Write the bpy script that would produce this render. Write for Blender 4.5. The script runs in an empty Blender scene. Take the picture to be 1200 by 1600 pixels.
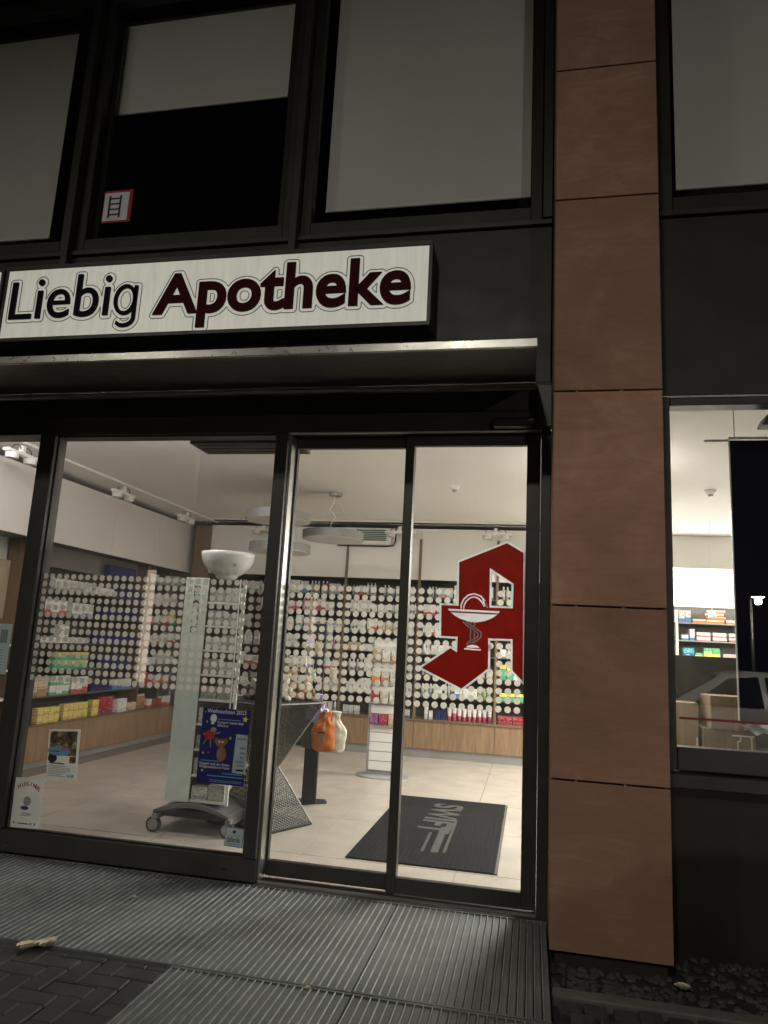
import bpy, bmesh, math, random
from mathutils import Matrix, Vector
random.seed(7)
R = math.radians
sc = bpy.context.scene
COL = sc.collection

# ------------------------------------------------------------------ camera
cam = bpy.data.cameras.new('camera')
cam.sensor_fit = 'VERTICAL'; cam.sensor_height = 24.0
cam.lens = 24.0 * 1118.9 / 1600.0
cam.clip_start = 0.05; cam.clip_end = 400
camo = bpy.data.objects.new('camera', cam); COL.objects.link(camo)
yaw, pit, rol = 0.20836, 0.18137, 0.05185
fwd = Vector((-math.sin(yaw)*math.cos(pit), math.cos(yaw)*math.cos(pit), math.sin(pit)))
rt0 = Vector((math.cos(yaw), math.sin(yaw), 0)); up0 = rt0.cross(fwd)
rt = math.cos(rol)*rt0 + math.sin(rol)*up0
up = -math.sin(rol)*rt0 + math.cos(rol)*up0
m = Matrix.Identity(4)
for i in range(3):
    m[i][0] = rt[i]; m[i][1] = up[i]; m[i][2] = -fwd[i]
m[2][3] = 1.45
camo.matrix_world = m
sc.camera = camo

# ------------------------------------------------------------------ world, exposure
w = bpy.data.worlds.new('World'); sc.world = w; w.use_nodes = True
nt = w.node_tree; bg = nt.nodes['Background']
sky = nt.nodes.new('ShaderNodeTexSky'); sky.sky_type = 'NISHITA'; sky.sun_disc = False
sky.sun_elevation = R(-4.0); sky.sun_rotation = R(200); sky.air_density = 1.5; sky.dust_density = 2.0
nt.links.new(sky.outputs[0], bg.inputs[0]); bg.inputs[1].default_value = 0.05
vs = sc.view_settings
vs.view_transform = 'Standard'; vs.look = 'None'; vs.exposure = 0.7; vs.gamma = 1.0
sc.cycles.use_denoising = True
sc.cycles.max_bounces = 10; sc.cycles.diffuse_bounces = 5; sc.cycles.glossy_bounces = 4
sc.cycles.transparent_max_bounces = 24
sc.cycles.sample_clamp_indirect = 4.0
sc.cycles.caustics_reflective = False; sc.cycles.caustics_refractive = False

def lamp_light(name, parent, kind, loc, power, color, size=0.3, size_y=None, rot=(0, 0, 0), spot=None):
    l = bpy.data.lights.new(name, kind); l.energy = power; l.color = color
    if kind == 'AREA':
        l.size = size
        if size_y: l.shape = 'RECTANGLE'; l.size_y = size_y
    else:
        l.shadow_soft_size = size
    if kind == 'SPOT': l.spot_size = R(spot); l.spot_blend = 0.9
    o = bpy.data.objects.new(name, l); COL.objects.link(o)
    o.location = Vector(loc) - wl(parent) if parent else loc
    o.rotation_euler = rot
    if parent: o.parent = parent
    return o

# ------------------------------------------------------------------ materials
MAT = {}
def nodes(name):
    mt = bpy.data.materials.new(name); mt.use_nodes = True
    t = mt.node_tree
    return mt, t, t.nodes['Principled BSDF'], t.nodes['Material Output']
def ramp(t, fac, stops):
    r = t.nodes.new('ShaderNodeValToRGB'); e = r.color_ramp.elements
    while len(e) < len(stops): e.new(0.5)
    for k, (p, c) in enumerate(stops): e[k].position = p; e[k].color = (*c, 1)
    t.links.new(fac, r.inputs[0]); return r.outputs[0]
def tex(t, kind, coord='Object', scale=(1, 1, 1), **kw):
    tc = t.nodes.new('ShaderNodeTexCoord'); mp = t.nodes.new('ShaderNodeMapping')
    mp.inputs['Scale'].default_value = scale
    t.links.new(tc.outputs[coord], mp.inputs[0])
    n = t.nodes.new('ShaderNodeTex' + kind)
    for k, v in kw.items(): n.inputs[k].default_value = v
    t.links.new(mp.outputs[0], n.inputs['Vector'])
    return n
def world_tex(t, kind, scale=(1, 1, 1), **kw):
    g = t.nodes.new('ShaderNodeNewGeometry'); mp = t.nodes.new('ShaderNodeMapping')
    mp.inputs['Scale'].default_value = scale
    t.links.new(g.outputs['Position'], mp.inputs[0])
    n = t.nodes.new('ShaderNodeTex' + kind)
    for k, v in kw.items(): n.inputs[k].default_value = v
    t.links.new(mp.outputs[0], n.inputs['Vector'])
    return n
def bump(t, b, h, strength=0.2, dist=0.01):
    n = t.nodes.new('ShaderNodeBump'); n.inputs['Strength'].default_value = strength
    n.inputs['Distance'].default_value = dist
    t.links.new(h, n.inputs['Height']); t.links.new(n.outputs[0], b.inputs['Normal'])
def M(name, col, rough=0.5, metal=0.0, var=0.12, scale=8.0, bmp=0.0, bscale=80.0, stretch=(1, 1, 1), coat=0.0, spec=None):
    if name in MAT: return MAT[name]
    mt, t, b, o = nodes(name)
    n = world_tex(t, 'Noise', stretch, Scale=scale, Detail=5.0, Roughness=0.6)
    lo = tuple(c*(1-var) for c in col); hi = tuple(min(1, c*(1+var)) for c in col)
    t.links.new(ramp(t, n.outputs[0], [(0.3, lo), (0.7, hi)]), b.inputs['Base Color'])
    n2 = world_tex(t, 'Noise', (1, 1, 1), Scale=scale*2.7, Detail=4.0)
    mr = t.nodes.new('ShaderNodeMapRange'); mr.inputs[3].default_value = max(0.02, rough-0.1); mr.inputs[4].default_value = min(1, rough+0.1)
    t.links.new(n2.outputs[0], mr.inputs[0]); t.links.new(mr.outputs[0], b.inputs['Roughness'])
    b.inputs['Metallic'].default_value = metal
    if coat: b.inputs['Coat Weight'].default_value = coat
    if spec is not None: b.inputs['Specular IOR Level'].default_value = spec
    if bmp:
        n3 = world_tex(t, 'Noise', stretch, Scale=bscale, Detail=6.0)
        bump(t, b, n3.outputs[0], bmp, 0.004)
    MAT[name] = mt; return mt
def translucent(name, col, back=0.5, rough=0.6):
    """thin printed film or paper: part of the light passes through"""
    mt, t, b, o = nodes(name)
    n = world_tex(t, 'Noise', (1, 1, 1), Scale=14.0, Detail=4.0)
    c = ramp(t, n.outputs[0], [(0.3, tuple(x*0.93 for x in col)), (0.7, tuple(min(1, x*1.05) for x in col))])
    t.links.new(c, b.inputs['Base Color']); b.inputs['Roughness'].default_value = rough
    tr = t.nodes.new('ShaderNodeBsdfTranslucent'); t.links.new(c, tr.inputs[0])
    mx = t.nodes.new('ShaderNodeMixShader'); mx.inputs[0].default_value = back
    t.links.new(b.outputs[0], mx.inputs[1]); t.links.new(tr.outputs[0], mx.inputs[2])
    t.links.new(mx.outputs[0], o.inputs[0]); MAT[name] = mt; return mt
def emissive(name, col, strength, base=(0.8, 0.8, 0.8), noise=0.0):
    mt, t, b, o = nodes(name)
    b.inputs['Base Color'].default_value = (*base, 1)
    b.inputs['Emission Color'].default_value = (*col, 1); b.inputs['Emission Strength'].default_value = strength
    b.inputs['Roughness'].default_value = 0.45
    if noise:
        n = world_tex(t, 'Noise', (3.0, 3.0, 0.35), Scale=9.0, Detail=7.0, Roughness=0.7)
        c = ramp(t, n.outputs[0], [(0.35, tuple(x*(1-noise) for x in base)), (0.62, base)])
        t.links.new(c, b.inputs['Base Color'])
        c2 = ramp(t, n.outputs[0], [(0.3, tuple(x*(1-noise) for x in col)), (0.6, col)])
        t.links.new(c2, b.inputs['Emission Color'])
    MAT[name] = mt; return mt
def glass(name, ior=1.5, tint=(0.97, 0.98, 0.97), rough=0.0, film=0.0):
    """thin pane: Fresnel reflection, clear transmission and, with film, a light uneven coat of dust and smears"""
    mt, t, b, o = nodes(name); t.nodes.remove(b)
    fr = t.nodes.new('ShaderNodeFresnel'); fr.inputs[0].default_value = ior
    g = t.nodes.new('ShaderNodeNewGeometry')
    inv = t.nodes.new('ShaderNodeMath'); inv.operation = 'SUBTRACT'; inv.inputs[0].default_value = 1.0
    t.links.new(g.outputs['Backfacing'], inv.inputs[1])
    mu = t.nodes.new('ShaderNodeMath'); mu.operation = 'MULTIPLY'
    t.links.new(fr.outputs[0], mu.inputs[0]); t.links.new(inv.outputs[0], mu.inputs[1])
    tr = t.nodes.new('ShaderNodeBsdfTransparent'); tr.inputs[0].default_value = (*tint, 1)
    gl = t.nodes.new('ShaderNodeBsdfGlossy'); gl.inputs['Roughness'].default_value = rough
    mx = t.nodes.new('ShaderNodeMixShader')
    t.links.new(mu.outputs[0], mx.inputs[0]); t.links.new(tr.outputs[0], mx.inputs[1]); t.links.new(gl.outputs[0], mx.inputs[2])
    if film:
        n = world_tex(t, 'Noise', (1.0, 1.0, 0.45), Scale=2.3, Detail=8.0, Roughness=0.7, Distortion=1.2)
        mr = t.nodes.new('ShaderNodeMapRange'); mr.inputs[1].default_value = 0.4; mr.inputs[2].default_value = 0.75; mr.inputs[3].default_value = film*0.25; mr.inputs[4].default_value = film
        t.links.new(n.outputs[0], mr.inputs[0])
        tl = t.nodes.new('ShaderNodeBsdfTranslucent'); tl.inputs[0].default_value = (0.8, 0.8, 0.8, 1)
        m2 = t.nodes.new('ShaderNodeMixShader'); t.links.new(mr.outputs[0], m2.inputs[0]); t.links.new(mx.outputs[0], m2.inputs[1]); t.links.new(tl.outputs[0], m2.inputs[2]); mx = m2
    t.links.new(mx.outputs[0], o.inputs[0]); MAT[name] = mt; return mt
def wood(name, lo, hi, rough=0.5):
    mt, t, b, o = nodes(name)
    n = world_tex(t, 'Noise', (9, 9, 0.7), Scale=3.0, Detail=8.0, Roughness=0.65, Distortion=0.6)
    n2 = world_tex(t, 'Noise', (60, 60, 1.6), Scale=2.0, Detail=4.0)
    mx = t.nodes.new('ShaderNodeMath'); mx.operation = 'MULTIPLY_ADD'; mx.inputs[1].default_value = 0.4
    t.links.new(n2.outputs[0], mx.inputs[0]); t.links.new(n.outputs[0], mx.inputs[2])
    t.links.new(ramp(t, mx.outputs[0], [(0.5, lo), (0.75, tuple((a+c)/2 for a, c in zip(lo, hi))), (0.95, hi)]), b.inputs['Base Color'])
    b.inputs['Roughness'].default_value = rough
    bump(t, b, mx.outputs[0], 0.1, 0.002); MAT[name] = mt; return mt
def sandstone(name):
    mt, t, b, o = nodes(name)
    n = world_tex(t, 'Noise', (1, 1, 1), Scale=1.6, Detail=7.0, Roughness=0.6, Distortion=0.8)
    v = world_tex(t, 'Noise', (2.0, 1.0, 7.0), Scale=1.1, Detail=9.0, Roughness=0.72, Distortion=2.4)
    mx = t.nodes.new('ShaderNodeMath'); mx.operation = 'MULTIPLY_ADD'; mx.inputs[1].default_value = 0.6
    t.links.new(v.outputs[0], mx.inputs[0]); t.links.new(n.outputs[0], mx.inputs[2])
    oi = t.nodes.new('ShaderNodeObjectInfo')
    c = ramp(t, mx.outputs[0], [(0.5, (0.235, 0.125, 0.080)), (0.72, (0.31, 0.168, 0.108)), (0.86, (0.35, 0.192, 0.126)), (1.0, (0.42, 0.245, 0.168))])
    hs = t.nodes.new('ShaderNodeHueSaturation')
    mr = t.nodes.new('ShaderNodeMapRange'); mr.inputs[3].default_value = 0.86; mr.inputs[4].default_value = 1.20
    t.links.new(oi.outputs['Random'], mr.inputs[0]); t.links.new(mr.outputs[0], hs.inputs['Value'])
    t.links.new(c, hs.inputs['Color']); t.links.new(hs.outputs[0], b.inputs['Base Color'])
    b.inputs['Roughness'].default_value = 0.75
    n3 = world_tex(t, 'Noise', (1, 1, 1), Scale=160.0, Detail=4.0)
    bump(t, b, n3.outputs[0], 0.25, 0.003); MAT[name] = mt; return mt
def perforated(name, col):
    """sheet steel with a staggered grid of punched holes"""
    mt, t, b, o = nodes(name)
    b.inputs['Base Color'].default_value = (*col, 1); b.inputs['Metallic'].default_value = 0.6; b.inputs['Roughness'].default_value = 0.45
    tc = t.nodes.new('ShaderNodeTexCoord')
    vo = t.nodes.new('ShaderNodeTexVoronoi'); vo.inputs['Randomness'].default_value = 0.0; vo.inputs['Scale'].default_value = 55.0
    mp = t.nodes.new('ShaderNodeMapping'); mp.inputs['Rotation'].default_value = (0, 0, R(30)); mp.inputs['Scale'].default_value = (1, 1, 1)
    t.links.new(tc.outputs['Object'], mp.inputs[0]); t.links.new(mp.outputs[0], vo.inputs['Vector'])
    lt = t.nodes.new('ShaderNodeMath'); lt.operation = 'LESS_THAN'; lt.inputs[1].default_value = 0.40
    t.links.new(vo.outputs['Distance'], lt.inputs[0])
    tr = t.nodes.new('ShaderNodeBsdfTransparent'); mx = t.nodes.new('ShaderNodeMixShader')
    t.links.new(lt.outputs[0], mx.inputs[0]); t.links.new(b.outputs[0], mx.inputs[1]); t.links.new(tr.outputs[0], mx.inputs[2])
    t.links.new(mx.outputs[0], o.inputs[0]); MAT[name] = mt; return mt
def printed(name, base, accent, ink=(0.06, 0.06, 0.08), band=0.28, lines=9.0, rough=0.4):
    """carton printed with an accent band and short lines of text"""
    mt, t, b, o = nodes(name)
    tc = t.nodes.new('ShaderNodeTexCoord'); oi = t.nodes.new('ShaderNodeObjectInfo')
    sx = t.nodes.new('ShaderNodeSeparateXYZ'); t.links.new(tc.outputs['Generated'], sx.inputs[0])
    def mth(op, a, c):
        n = t.nodes.new('ShaderNodeMath'); n.operation = op
        for k, v in enumerate((a, c)):
            if isinstance(v, (int, float)): n.inputs[k].default_value = v
            else: t.links.new(v, n.inputs[k])
        return n.outputs[0]
    rnd = mth('MULTIPLY', oi.outputs['Random'], 0.3)
    isband = mth('LESS_THAN', sx.outputs[2], mth('ADD', rnd, band-0.15))
    ln = mth('LESS_THAN', mth('FRACT', mth('MULTIPLY', sx.outputs[2], lines), 0), 0.45)
    cb = t.nodes.new('ShaderNodeCombineXYZ')
    t.links.new(mth('MULTIPLY', mth('ADD', sx.outputs[0], sx.outputs[1]), 6.0), cb.inputs[0])
    t.links.new(mth('FLOOR', mth('MULTIPLY', sx.outputs[2], lines), 0), cb.inputs[2])
    t.links.new(mth('MULTIPLY', oi.outputs['Random'], 50.0), cb.inputs[1])
    n = t.nodes.new('ShaderNodeTexNoise'); n.inputs['Scale'].default_value = 1.3; n.inputs['Detail'].default_value = 3
    t.links.new(cb.outputs[0], n.inputs['Vector'])
    inkm = mth('MULTIPLY', ln, mth('GREATER_THAN', n.outputs[0], 0.56))
    m1 = t.nodes.new('ShaderNodeMix'); m1.data_type = 'RGBA'
    m1.inputs[6].default_value = (*base, 1); m1.inputs[7].default_value = (*accent, 1); t.links.new(isband, m1.inputs[0])
    m2 = t.nodes.new('ShaderNodeMix'); m2.data_type = 'RGBA'
    m2.inputs[7].default_value = (*ink, 1); t.links.new(m1.outputs[2], m2.inputs[6]); t.links.new(inkm, m2.inputs[0])
    t.links.new(m2.outputs[2], b.inputs['Base Color']); b.inputs['Roughness'].default_value = rough
    MAT[name] = mt; return mt

frame = M('anthracite_frame', (0.050, 0.047, 0.040), 0.42, 0.2, 0.2, 4, 0.04)
frame_dark = M('dark_bronze_sheet', (0.030, 0.028, 0.023), 0.5, 0.2, 0.25, 3, 0.04)
alu = M('brushed_aluminium', (0.52, 0.51, 0.48), 0.32, 0.9, 0.12, 30, 0.05, 40, (1, 20, 20))
alu_wet = M('wet_aluminium_edge', (0.30, 0.295, 0.265), 0.3, 0.7, 0.12, 9, 0.06, 120)
grate_m = M('ribbed_aluminium_walkway', (0.125, 0.136, 0.128), 0.55, 0.25, 0.35, 2.2, 0.4, 90)
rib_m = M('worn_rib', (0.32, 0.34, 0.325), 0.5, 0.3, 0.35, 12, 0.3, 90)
stone = sandstone('red_sandstone')
stone_joint = M('joint_shadow_gap', (0.025, 0.018, 0.014), 0.9)
white_wall = M('white_paint', (0.78, 0.76, 0.72), 0.65, 0, 0.03, 3, 0.03, 120)
ceil_m = M('ceiling_paint', (0.80, 0.78, 0.75), 0.8, 0, 0.02, 2, 0.04, 160)
cab_white = M('white_lacquer', (0.74, 0.715, 0.665), 0.35, 0, 0.03, 2)
cab_grey = M('greige_lacquer', (0.18, 0.165, 0.145), 0.45, 0, 0.05, 2)
shelf_dark = M('dark_brown_back_panel', (0.05, 0.041, 0.033), 0.55, 0, 0.15, 4)
shelf_m = M('shelf_board', (0.11, 0.095, 0.078), 0.4, 0, 0.1, 4)
oak = wood('oak_veneer', (0.19, 0.115, 0.06), (0.36, 0.24, 0.135))
oak_dark = wood('oak_post', (0.12, 0.075, 0.04), (0.24, 0.155, 0.085))
plinth_m = M('grey_plinth', (0.26, 0.255, 0.245), 0.45, 0, 0.06, 3)
tile_m = M('beige_stone_tile', (0.43, 0.388, 0.332), 0.36, 0, 0.13, 3.5, 0.03, 60)
grout = M('grout', (0.2, 0.17, 0.14), 0.9)
mat_black = M('rubber_mat', (0.018, 0.018, 0.018), 0.95, 0, 0.3, 60, 0.5, 300, (1, 1, 1), 0, 0.05)
mat_print = M('mat_print', (0.085, 0.083, 0.078), 0.95, 0, 0.2, 60, 0.4, 300, (1, 1, 1), 0, 0.05)
black = M('black_plastic', (0.012, 0.012, 0.013), 0.4)
steel_dark = M('dark_steel', (0.035, 0.037, 0.038), 0.5, 0.3)
plastic_grey = M('silver_grey_plastic', (0.33, 0.33, 0.32), 0.4, 0.2)
white_pl = M('white_plastic', (0.75, 0.74, 0.7), 0.4, 0, 0.03)
lamp_off = M('matt_lamp_white', (0.62, 0.6, 0.57), 0.55, 0, 0.03)
lamp_ring = M('lamp_ring_grey', (0.25, 0.245, 0.235), 0.5, 0.1, 0.05)
asphalt = M('asphalt', (0.045, 0.044, 0.042), 0.85, 0, 0.3, 5, 0.5, 220)
paver_m = M('dark_concrete_paver', (0.030, 0.031, 0.028), 0.66, 0, 0.4, 5, 0.4, 120)
sand_joint = M('sand_joint', (0.02, 0.019, 0.017), 0.95)
kerb_m = M('concrete_kerb', (0.105, 0.10, 0.087), 0.8, 0, 0.2, 9, 0.4, 120)
gravel_m = M('gravel_stone', (0.050, 0.050, 0.046), 0.75, 0, 0.8, 9, 0.3, 100)
soil = M('soil', (0.018, 0.016, 0.013), 0.95, 0, 0.4, 12, 0.6, 60)
leaf_m = M('dry_leaf', (0.62, 0.57, 0.42), 0.7, 0, 0.25, 60)
pane_m = glass('clear_pane', 1.55, (0.97, 0.98, 0.97), 0.0, 0.010)
pane_t = glass('tinted_pane', 1.75, (0.90, 0.90, 0.905), 0.0, 0.03)
pane_up = glass('upper_pane', 1.6, (0.965, 0.965, 0.96))
pane_r = glass('coated_pane', 2.3, (0.95, 0.96, 0.95))
dot_m = translucent('frosted_dot', (0.90, 0.88, 0.83), 0.6)
paper = translucent('poster_paper', (0.86, 0.87, 0.85), 0.55)
paper_pale = translucent('pale_print', (0.68, 0.80, 0.82), 0.5)
paper_navy = translucent('navy_print', (0.028, 0.030, 0.20), 0.35)
film_red = translucent('red_film', (0.62, 0.045, 0.024), 0.5, 0.3)
film_white = translucent('white_film', (0.88, 0.90, 0.90), 0.6)
blind_m = M('roller_blind_fabric', (0.79, 0.805, 0.745), 0.9, 0, 0.07, 0.9, 0.05, 300, (1.6, 1, 0.5))
bar_m = M('blind_bar', (0.88, 0.88, 0.85), 0.5, 0, 0.03)
ink_black = M('ink_black', (0.02, 0.02, 0.022), 0.6)
ink_white = M('ink_white', (0.75, 0.76, 0.8), 0.6)
ink_red = M('ink_red', (0.42, 0.03, 0.03), 0.6)
ink_blue = M('ink_blue', (0.16, 0.33, 0.52), 0.6)
ink_yellow = M('ink_yellow', (0.8, 0.7, 0.06), 0.6)
ink_brown = M('ink_brown', (0.27, 0.13, 0.045), 0.6)
ink_grey = M('ink_grey', (0.28, 0.29, 0.3), 0.6)
sign_face = emissive('glowing_acrylic', (1.0, 0.98, 0.86), 0.19, (0.70, 0.69, 0.61), 0.12)  # sign face emits weakly, mottled by noise
letter_navy = M('navy_letter', (0.008, 0.009, 0.014), 0.6, 0, 0.1, 8, 0, 80, (1, 1, 1), 0, 0.1)
letter_red = M('dark_red_letter', (0.045, 0.003, 0.004), 0.6, 0, 0.1, 8, 0, 80, (1, 1, 1), 0, 0.1)
letter_edge = M('letter_edge', (0.16, 0.165, 0.155), 0.5)
lit_warm = emissive('lit_diffuser', (1.0, 0.94, 0.87), 9.0)
lit_box = emissive('lit_light_box', (1.0, 0.97, 0.88), 2.6)
lit_street = emissive('lit_street_lamp', (1.0, 0.96, 0.88), 60.0)
lit_strip = emissive('lit_stair_window', (1.0, 0.80, 0.60), 2.4)
panel_navy = M('dark_banner', (0.007, 0.008, 0.022), 0.6, 0, 0.1, 3, 0, 80, (1, 1, 1), 0, 0.1)
card_m = M('cardboard', (0.28, 0.20, 0.12), 0.8, 0, 0.08, 6)
perf = perforated('perforated_sheet', (0.085, 0.08, 0.07))
green_panel = translucent('mint_panel', (0.70, 0.80, 0.72), 0.05)
bowl_m = M('white_ceramic', (0.74, 0.73, 0.69), 0.3, 0, 0.03, 3, 0, 80, (1, 1, 1), 0.2)
glassgreen = M('ac_louvre', (0.035, 0.075, 0.035), 0.4)
tape_red = M('red_tape', (0.30, 0.02, 0.025), 0.5)

# ------------------------------------------------------------------ mesh helpers
def wl(o):
    v = Vector((0, 0, 0))
    while o is not None:
        v += o.location; o = o.parent
    return v
def thing(name, label, cat, loc=(0, 0, 0), group=None, kind=None):
    o = bpy.data.objects.new(name, None); COL.objects.link(o)
    o.location = loc; o.empty_display_size = 0.1
    return tag(o, label, cat, group, kind)
def tag(o, label=None, cat=None, group=None, kind=None):
    if label: o['label'] = label
    if cat: o['category'] = cat
    if group: o['group'] = group
    if kind: o['kind'] = kind
    return o
class MB:
    def __init__(s): s.v = []; s.f = []; s.mi = []; s.m = 0
    def add(s, vs, fs):
        b = len(s.v); s.v += [tuple(p) for p in vs]
        for f in fs: s.f.append([b+i for i in f]); s.mi.append(s.m)
        return s
    def box(s, x0, x1, y0, y1, z0, z1):
        return s.add([(x0, y0, z0), (x1, y0, z0), (x1, y1, z0), (x0, y1, z0), (x0, y0, z1), (x1, y0, z1), (x1, y1, z1), (x0, y1, z1)],
                     [(0, 3, 2, 1), (4, 5, 6, 7), (0, 1, 5, 4), (1, 2, 6, 5), (2, 3, 7, 6), (3, 0, 4, 7)])
    def prism(s, pts, axis, a0, a1):
        n = len(pts)
        def P(p, a):
            return {'x': (a, p[0], p[1]), 'y': (p[0], a, p[1]), 'z': (p[0], p[1], a)}[axis]
        return s.add([P(p, a0) for p in pts]+[P(p, a1) for p in pts],
                     [list(range(n)), list(range(2*n-1, n-1, -1))]+[(i, (i+1) % n, n+(i+1) % n, n+i) for i in range(n)])
    def tube(s, pts, r, n=8, caps=True):
        pts = [Vector(p) for p in pts]; rs = r if isinstance(r, (list, tuple)) else [r]*len(pts)
        rings = []; prev = None
        for i, p in enumerate(pts):
            d = (pts[min(i+1, len(pts)-1)]-pts[max(i-1, 0)]).normalized()
            a = prev if prev is not None else (Vector((0, 0, 1)) if abs(d.z) < 0.9 else Vector((1, 0, 0)))
            u = (a-d*a.dot(d)).normalized(); prev = u; q = d.cross(u)
            rings.append([p+rs[i]*(math.cos(2*math.pi*k/n)*u+math.sin(2*math.pi*k/n)*q) for k in range(n)])
        fs = []
        for i in range(len(pts)-1):
            for k in range(n): fs.append((i*n+k, i*n+(k+1) % n, (i+1)*n+(k+1) % n, (i+1)*n+k))
        if caps: fs += [list(range(n-1, -1, -1)), [(len(pts)-1)*n+k for k in range(n)]]
        return s.add([v for g in rings for v in g], fs)
    def lathe(s, prof, c=(0, 0, 0), n=24, sx=1.0, sy=1.0):
        vs = []; fs = []
        for r, z in prof:
            for k in range(n):
                a = 2*math.pi*k/n; vs.append((c[0]+r*sx*math.cos(a), c[1]+r*sy*math.sin(a), c[2]+z))
        for i in range(len(prof)-1):
            for k in range(n): fs.append((i*n+k, i*n+(k+1) % n, (i+1)*n+(k+1) % n, (i+1)*n+k))
        if prof[0][0] > 1e-4: fs.append(list(range(n-1, -1, -1)))
        if prof[-1][0] > 1e-4: fs.append([(len(prof)-1)*n+k for k in range(n)])
        return s.add(vs, fs)
    def ball(s, c, r, n=12, m=8):
        if not isinstance(r, (tuple, list)): r = (r, r, r)
        prof = [(math.sin(math.pi*i/m), -math.cos(math.pi*i/m)) for i in range(m+1)]
        b = len(s.v); s.lathe([(max(a, 1e-3), z) for a, z in prof], (0, 0, 0), n)
        for i in range(b, len(s.v)):
            p = s.v[i]; s.v[i] = (c[0]+p[0]*r[0], c[1]+p[1]*r[1], c[2]+p[2]*r[2])
        return s
    def quad(s, a, b, c, d): return s.add([a, b, c, d], [(0, 1, 2, 3)])
    def mesh(s, name, mats, bevel=0.0, smooth=False, origin=(0, 0, 0), seg=1):
        me = bpy.data.meshes.new(name)
        bm = bmesh.new(); o = Vector(origin)
        vv = [bm.verts.new(Vector(p)-o) for p in s.v]
        for f, mi in zip(s.f, s.mi):
            try:
                fc = bm.faces.new([vv[i] for i in f]); fc.material_index = mi; fc.smooth = smooth
            except ValueError: pass
        bmesh.ops.recalc_face_normals(bm, faces=bm.faces)
        if bevel:
            bmesh.ops.bevel(bm, geom=[e for e in bm.edges], offset=bevel, segments=seg, affect='EDGES', profile=0.7)
        bm.to_mesh(me); bm.free()
        for x in (mats if isinstance(mats, (list, tuple)) else [mats]): me.materials.append(x)
        return me
    def build(s, name, mats, parent=None, bevel=0.0, smooth=False, origin=None, seg=1):
        if origin is None:
            lo = [min(p[i] for p in s.v) for i in range(3)]; hi = [max(p[i] for p in s.v) for i in range(3)]
            origin = ((lo[0]+hi[0])/2, (lo[1]+hi[1])/2, lo[2])
        me = s.mesh(name, mats, bevel, smooth, origin, seg)
        return put(name, me, origin, parent)
def put(name, me, loc, parent=None, rz=0.0, scale=None):
    o = bpy.data.objects.new(name, me); COL.objects.link(o)
    o.location = Vector(loc)-(wl(parent) if parent else Vector((0, 0, 0)))
    if rz: o.rotation_euler = (0, 0, rz)
    if scale: o.scale = scale
    if parent: o.parent = parent
    return o
def box(name, x0, x1, y0, y1, z0, z1, mat, parent=None, bevel=0.0):
    return MB().box(x0, x1, y0, y1, z0, z1).build(name, mat, parent, bevel)
def struct(o): o['kind'] = 'structure'; return o
def part_label(o, l): o['label'] = l; return o
def to_mesh_obj(curve_ob):
    dg = bpy.context.evaluated_depsgraph_get(); dg.update()
    ev = curve_ob.evaluated_get(dg); me = bpy.data.meshes.new_from_object(ev)
    cu = curve_ob.data; bpy.data.objects.remove(curve_ob); bpy.data.curves.remove(cu)
    return me
def text_mesh(body, size=1.0, offset=0.0, extrude=0.001, spacing=1.0):
    cu = bpy.data.curves.new('lettering', 'FONT'); cu.body = body; cu.size = size; cu.offset = offset; cu.extrude = extrude
    cu.space_character = spacing; cu.resolution_u = 6
    o = bpy.data.objects.new('lettering', cu); COL.objects.link(o)
    return to_mesh_obj(o)
def loops_mesh(loops, offset=0.0, extrude=0.001):
    cu = bpy.data.curves.new('outline', 'CURVE'); cu.dimensions = '2D'; cu.fill_mode = 'BOTH'; cu.extrude = extrude; cu.offset = offset
    for lp in loops:
        sp = cu.splines.new('POLY'); sp.points.add(len(lp)-1); sp.use_cyclic_u = True
        for k, p in enumerate(lp): sp.points[k].co = (p[0], p[1], 0, 1)
    o = bpy.data.objects.new('outline', cu); COL.objects.link(o)
    return to_mesh_obj(o)
def stand_up(me, sx=1.0, sz=1.0, depth=1.0):
    """curve plane xy -> wall plane xz, front face towards -y"""
    for v in me.vertices:
        x, y, z = v.co; v.co = (x*sx, -z*depth, y*sz)
    me.update(); return me
def bounds(me):
    xs = [v.co.x for v in me.vertices]; zs = [v.co.z for v in me.vertices]
    return min(xs), max(xs), min(zs), max(zs)
def wall_text(name, body, x0, x1, zb, y, mat, parent=None, cap=None, offset=0.0, depth=0.001):
    """text fitted between x0 and x1 with its baseline at zb on the plane y, facing -y"""
    me = stand_up(text_mesh(body, 1.0, offset, 1.0), depth=depth)
    a, b, c, d = bounds(me); s = (x1-x0)/(b-a); sz = s
    if cap: sz = cap/max(1e-6, d)
    for v in me.vertices: v.co = ((v.co.x-a)*s, v.co.y, v.co.z*sz)
    me.materials.append(mat); return put(name, me, (x0, y, zb), parent)
def stroke(mb, pts, wdt, y0, y1):
    """flat polyline of constant width in the plane xz"""
    L = []; Rr = []
    for i, p in enumerate(pts):
        a = pts[max(0, i-1)]; c = pts[min(len(pts)-1, i+1)]
        dx, dz = c[0]-a[0], c[1]-a[1]; l = math.hypot(dx, dz) or 1
        nx, nz = -dz/l*wdt/2, dx/l*wdt/2
        L.append((p[0]+nx, p[1]+nz)); Rr.append((p[0]-nx, p[1]-nz))
    for i in range(len(pts)-1):
        mb.prism([L[i], L[i+1], Rr[i+1], Rr[i]], 'y', y0, y1)
def disc_pts(cx, cz, rx, rz=None, n=20, a0=0, a1=2*math.pi):
    rz = rz or rx
    return [(cx+rx*math.cos(a0+(a1-a0)*k/n), cz+rz*math.sin(a0+(a1-a0)*k/n)) for k in range(n)]

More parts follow.
